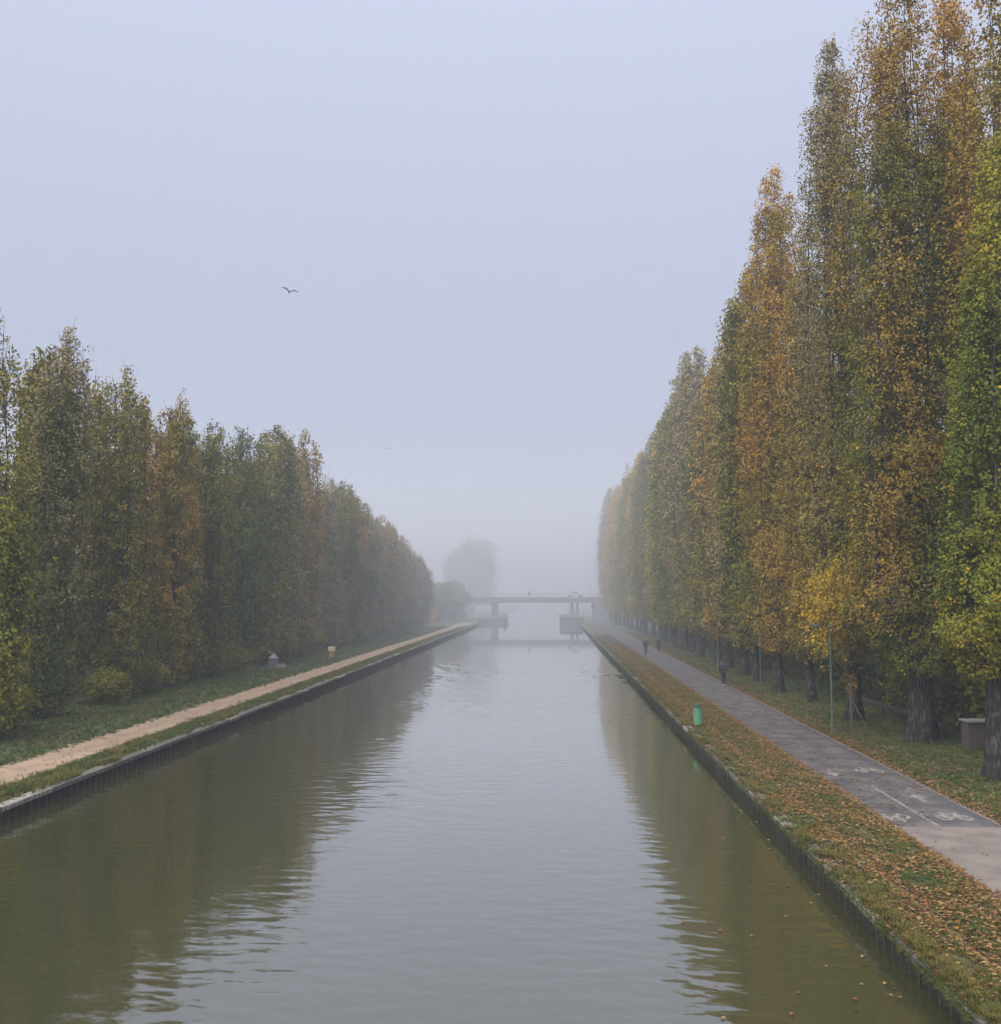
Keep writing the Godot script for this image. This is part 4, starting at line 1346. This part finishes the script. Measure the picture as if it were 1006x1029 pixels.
	for k in 5000:
		var z := -26.0 - pow(rng.randf(), 1.4) * 120.0
		var x := rng.randf_range(-27.5, -17.0)
		if x > -20.9 and x < -18.6 and rng.randf() < 0.75:
			continue
		litter.append([Transform3D(Basis(Vector3.UP, rng.randf() * TAU) * Basis(Vector3.RIGHT, rng.randf_range(-0.3, 0.3)), Vector3(x, bank_height(x, z) + 0.04, z)), leaf_litter_colour()])
	scatter("bank_leaves", "brown leaves scattered along the sandy path", "leaves", fallen_leaf(), litter)

func lamp_post(at: Vector3, label: String, m: Material, glass: Material, turn := 0.0) -> Node3D:
	var o := thing("lamp_post", label, "lamp post", at, turn, "green lamp posts along the asphalt path")
	var s := Shape.new()
	s.lathe(Vector3.ZERO, [-0.1, 0.02, 0.04, 0.62, 0.70], [0.10, 0.10, 0.085, 0.085, 0.055], 12)
	put("base", s.mesh(m), o)
	s = Shape.new()
	s.lathe(Vector3.ZERO, [0.66, 3.0, 5.7, 5.76], [0.055, 0.048, 0.036, 0.015], 10)
	put("pole", s.mesh(m), o)
	s = Shape.new()
	s.tube(PackedVector3Array([Vector3(-0.55, 5.06, 0), Vector3(0, 5.0, 0), Vector3(0.55, 5.06, 0)]), PackedFloat32Array([0.022, 0.026, 0.022]), 8)
	put("cross_arm", s.mesh(m), o)
	for w in [-1.0, 1.0]:
		s = Shape.new()
		s.box(Vector3(0.66 * w, 5.10, 0), Vector3(0.46, 0.09, 0.22), Basis.IDENTITY, Color.WHITE, 0.03)
		var h := put("lamp_head", s.mesh(m), o)
		s = Shape.new()
		s.box(Vector3(0.68 * w, 5.045, 0), Vector3(0.32, 0.03, 0.16), Basis.IDENTITY, Color.WHITE, 0.01)
		put("lens", s.mesh(glass), h)
	return o

func build_street_things():
	var green := paint("pale green paint", 0.072, 0.108, 0.078, 0.5)
	var lens := paint("lamp lens", 0.456, 0.456, 0.4408, 0.2)
	var wood := paint("weathered wood", 0.1292, 0.114, 0.0912, 0.9)
	var dark := paint("dark metal", 0.038, 0.0418, 0.0418, 0.6)
	lamp_post(Vector3(13.2, BANK, -48.3), "green lamp post rising into the golden leaves of a poplar", green, lens)
	var l := lamp_post(Vector3(13.75, BANK, -83.9), "green twin-arm lamp post with a low side bar near the walker", green, lens)
	var s := Shape.new()
	s.tube(PackedVector3Array([Vector3(0.03, 3.05, 0), Vector3(1.3, 2.95, 0.1), Vector3(2.5, 3.1, 0.2)]), PackedFloat32Array([0.03, 0.03, 0.025]), 8)
	put("side_bar", s.mesh(green), l)
	lamp_post(Vector3(13.9, BANK, -118.0), "green lamp post past the walker near the path edge", green, lens)
	lamp_post(Vector3(14.0, BANK, -154.7), "farthest green lamp post standing before hazy poplars", green, lens)
	# thin bare post between two lamp posts
	var p := thing("marker_post", "thin pale bare post between two green lamp posts", "post", Vector3(13.2, BANK, -64.4))
	s = Shape.new()
	s.lathe(Vector3.ZERO, [-0.1, 4.2, 4.22], [0.035, 0.03, 0.01], 8)
	put("pole", s.mesh(green), p)
	s = Shape.new()
	s.lathe(Vector3.ZERO, [0.0, 0.05, 0.06], [0.09, 0.09, 0.04], 10)
	put("foot_plate", s.mesh(green), p)
	# staked sapling
	var young := shrub({"seed": 201, "h": 3.1, "r": 0.5, "low": 1.5, "blobs": 4, "leaves": 110, "leaf": 0.11, "pal": [OLIVE, BROWN, OLIVE, 0.2], "girth": 0.016, "trunk": 0.8})
	var sp := plant("sapling", "thin staked sapling in the grass next to a green lamp post", "sapling", [young[0].mesh(wood), young[1].mesh(foliage("sapling leaves"))], Vector3(14.1, bank_height(14.1, -48.3), -48.3), 0.0, Vector3.ONE, "", "foliage", "stem")
	for k in 2:
		s = Shape.new()
		s.tube(PackedVector3Array([Vector3(-0.05, -0.2, 0.06), Vector3(-0.02, 2.6, 0.06)] if k == 0 else [Vector3(0.85, -0.2, 0.05), Vector3(0.03, 1.5, 0.05)]), PackedFloat32Array([0.03, 0.028]), 7)
		put("stake", s.mesh(wood), sp)
	# litter bin: a bag on a hoop
	var o := thing("litter_bin", "green plastic bag litter bin on a post at the verge", "litter bin", Vector3(7.18, bank_height(7.18, -50.1), -50.1))
	var bag := paint("translucent green bag", 0.10, 0.27, 0.16, 0.35)
	bag.backlight_enabled = true
	bag.backlight = Color(0.3, 0.6, 0.4)
	var bin_green := paint("bin green enamel", 0.038, 0.152, 0.0836, 0.45)
	s = Shape.new()
	s.lathe(Vector3(0, 0, -0.25), [-0.1, 1.12, 1.14], [0.03, 0.03, 0.01], 8)
	put("post", s.mesh(bin_green), o)
	s = Shape.new()
	var hoop := PackedVector3Array()
	var rad := PackedFloat32Array()
	for k in 25:
		hoop.append(Vector3(cos(TAU * k / 24.0) * 0.22, 0.93, sin(TAU * k / 24.0) * 0.22))
		rad.append(0.014)
	s.tube(hoop, rad, 6, Color.WHITE, false)
	put("hoop", s.mesh(bin_green), o)
	s = Shape.new()
	s.lathe(Vector3.ZERO, [0.12, 0.14, 0.24, 0.45, 0.70, 0.90, 0.95, 0.88], [0.02, 0.15, 0.215, 0.225, 0.205, 0.21, 0.232, 0.236], 28, Color.WHITE, "bag")
	put("bag", s.mesh(bag), o)
	s = Shape.new()
	s.lathe(Vector3(0, 0, 0.0), [1.07, 1.09, 1.13, 1.15], [0.2, 0.205, 0.13, 0.01], 20)
	put("lid", s.mesh(bin_green), o)
	# low guard rail behind the broad trunk
	var g := thing("guard_rail", "low dark guard rail behind the broad fluted trunk", "guard rail", Vector3(17.4, BANK, 0))
	s = Shape.new()
	s.box(Vector3(0, 0.68, -53.0), Vector3(0.08, 0.22, 15.0), Basis.IDENTITY, Color.WHITE, 0.03)
	put("beam", s.mesh(dark), g)
	for k in 6:
		s = Shape.new()
		s.box(Vector3(0.10, 0.36, -46.0 - 2.8 * k), Vector3(0.10, 0.9, 0.12), Basis.IDENTITY, Color.WHITE, 0.015)
		put("post", s.mesh(dark), g)
	# brown cabinet with a pale top
	var cab := thing("utility_cabinet", "boxy brown board cabinet with a pale top slab", "cabinet", Vector3(17.5, BANK + 0.1, -42.6), 0.1)
	var board := surface("brown boards", 171, 0.03, 5, [[0.0, lin(0.038, 0.0274, 0.0243)], [1.0, lin(0.0988, 0.0722, 0.0646)]], Vector3(0.8, 4, 0.8), 0.9, 0.5)
	s = Shape.new()
	s.box(Vector3(0, 0.55, 0), Vector3(1.0, 1.3, 0.6))
	put("body", s.mesh(board), cab)
	for k in 7:
		s = Shape.new()
		s.box(Vector3(-0.43 + k * 0.144, 0.56, 0.312), Vector3(0.132, 1.28, 0.022), Basis.IDENTITY, Color.WHITE, 0.004)
		put("board", s.mesh(board), cab)
	s = Shape.new()
	s.box(Vector3(0, 1.24, 0.02), Vector3(1.14, 0.09, 0.76), Basis.IDENTITY, Color.WHITE, 0.015)
	put("top_slab", s.mesh(paint("pale slab", 0.1824, 0.1786, 0.1672, 0.8)), cab)
	# yellow marker with a pale cap beside the sandy path
	var y := thing("marker_bollard", "short yellow marker with a white cap by the sandy path", "bollard", Vector3(-22.5, bank_height(-22.5, -101.7), -101.7))
	s = Shape.new()
	s.box(Vector3(0, 0.28, 0), Vector3(0.42, 0.76, 0.34), Basis.IDENTITY, Color.WHITE, 0.03)
	put("body", s.mesh(paint("ochre paint", 0.3192, 0.1672, 0.038, 0.6)), y)
	s = Shape.new()
	s.box(Vector3(0, 0.88, 0), Vector3(0.72, 0.46, 0.44), Basis.IDENTITY, Color.WHITE, 0.05)
	put("cap", s.mesh(paint("cream paint", 0.5016, 0.418, 0.2736, 0.6)), y)
	build_shelter()

func build_shelter():
	# a tarp hung over a ridge pole under the trees
	var o := thing("tarp_shelter", "pale grey tarp shelter with a pointed white top under the poplars", "tent", Vector3(-24.3, bank_height(-24.3, -86.6) - 0.02, -86.6), 0.35)
	o.scale = Vector3(0.62, 0.75, 0.62)
	var tarp := paint("grey tarp", 0.057, 0.0547, 0.0623, 0.7)
	var white := paint("white tarp", 0.1672, 0.171, 0.1786, 0.7)
	var bag := paint("pale bundle", 0.2432, 0.2356, 0.2128, 0.8)
	var pole := paint("tent pole", 0.0912, 0.0836, 0.076, 0.7)
	rng.seed = 66
	for part in 2:
		var s := Shape.new()
		var n := 24
		var rings := 6
		for r in rings:
			for k in n:
				var a0 := TAU * k / n
				var a1 := TAU * (k + 1) / n
				var q := []
				for e in [[a0, r], [a1, r], [a1, r + 1], [a0, r + 1]]:
					var t: float = e[1] / float(rings)
					var a: float = e[0]
					var top := 1.72
					var bottom := 1.18 if part == 0 else 0.0
					var yy := lerpf(top, bottom, t) if part == 0 else lerpf(1.24, bottom, t)
					var w := 0.04 + t * 0.55 if part == 0 else 0.50 + t * 0.38
					w *= 1.0 + 0.10 * sin(a * 6.0) * t + 0.05 * sin(a * 11.0 + yy * 4.0)
					q.append(Vector3(cos(a) * w * 1.15, yy, sin(a) * w))
				s.quad(q[0], q[1], q[2], q[3], Vector3(cos(a0), 0.4, sin(a0)))
		put("top_sheet" if part == 0 else "side_sheet", s.mesh(white if part == 0 else tarp), o)
	var ps := Shape.new()
	ps.lathe(Vector3.ZERO, [-0.1, 1.85, 1.87], [0.025, 0.02, 0.01], 7)
	put("pole", ps.mesh(pole), o)
	for k in 2:
		var s := Shape.new()
		var ph := k * 1.7
		s.lathe(Vector3.ZERO, [0.0, 0.05, 0.22, 0.38, 0.46], [0.05, 0.30, 0.34, 0.2, 0.04], 16, Color.WHITE, "sack", ph)
		var b := put("stuffed_bag", s.mesh(bag))
		b.position = Vector3(-23.4 - 0.6 * k, bank_height(-23.4 - 0.6 * k, -86.3) - 0.02, -86.3 - 0.25 * k)
		tag(b, ["pale stuffed bag lying against the tarp shelter", "pale stuffed bag lying one bag away from the tarp shelter"][k], "bag", "bags beside the tarp shelter")

func build_people():
	var m := paint("clothes and skin", 1, 1, 1, 0.85)
	m.vertex_color_use_as_albedo = true
	var navy := Color(0.016, 0.020, 0.034)
	var black := Color(0.012, 0.012, 0.014)
	var a := put("person", walker(1.82, navy, Color(0.012, 0.013, 0.018), Color(0.40, 0.38, 0.36), Color(0.02, 0.015, 0.012), 0.5).mesh(m))
	a.position = Vector3(12.3, BANK + 0.004, -72.8)
	tag(a, "person in a navy jacket and pale shoes walking beside the path edge", "person")
	var b := put("person", walker(1.86, Color(0.024, 0.016, 0.022), Color(0.035, 0.028, 0.045), black, black, 0.35, true).mesh(m))
	b.position = Vector3(10.1, BANK + 0.004, -108.5)
	b.rotation.y = PI
	tag(b, "person in a dark hooded coat walking in the middle of the path", "person")
	var c := put("person", walker(1.55, black, Color(0.010, 0.012, 0.011), black, black, 0.3).mesh(m))
	c.position = Vector3(12.3, BANK + 0.004, -116.3)
	tag(c, "small person in black beside the grass next to the lamp post", "person")
	var d := put("person", walker(1.78, black, black, black, black, 0.1).mesh(m))
	d.position = Vector3(-5.9, 6.402, BRIDGE_Z + 3.2)
	d.rotation.y = PI
	tag(d, "person standing at the railing on the fogbound bridge", "person")
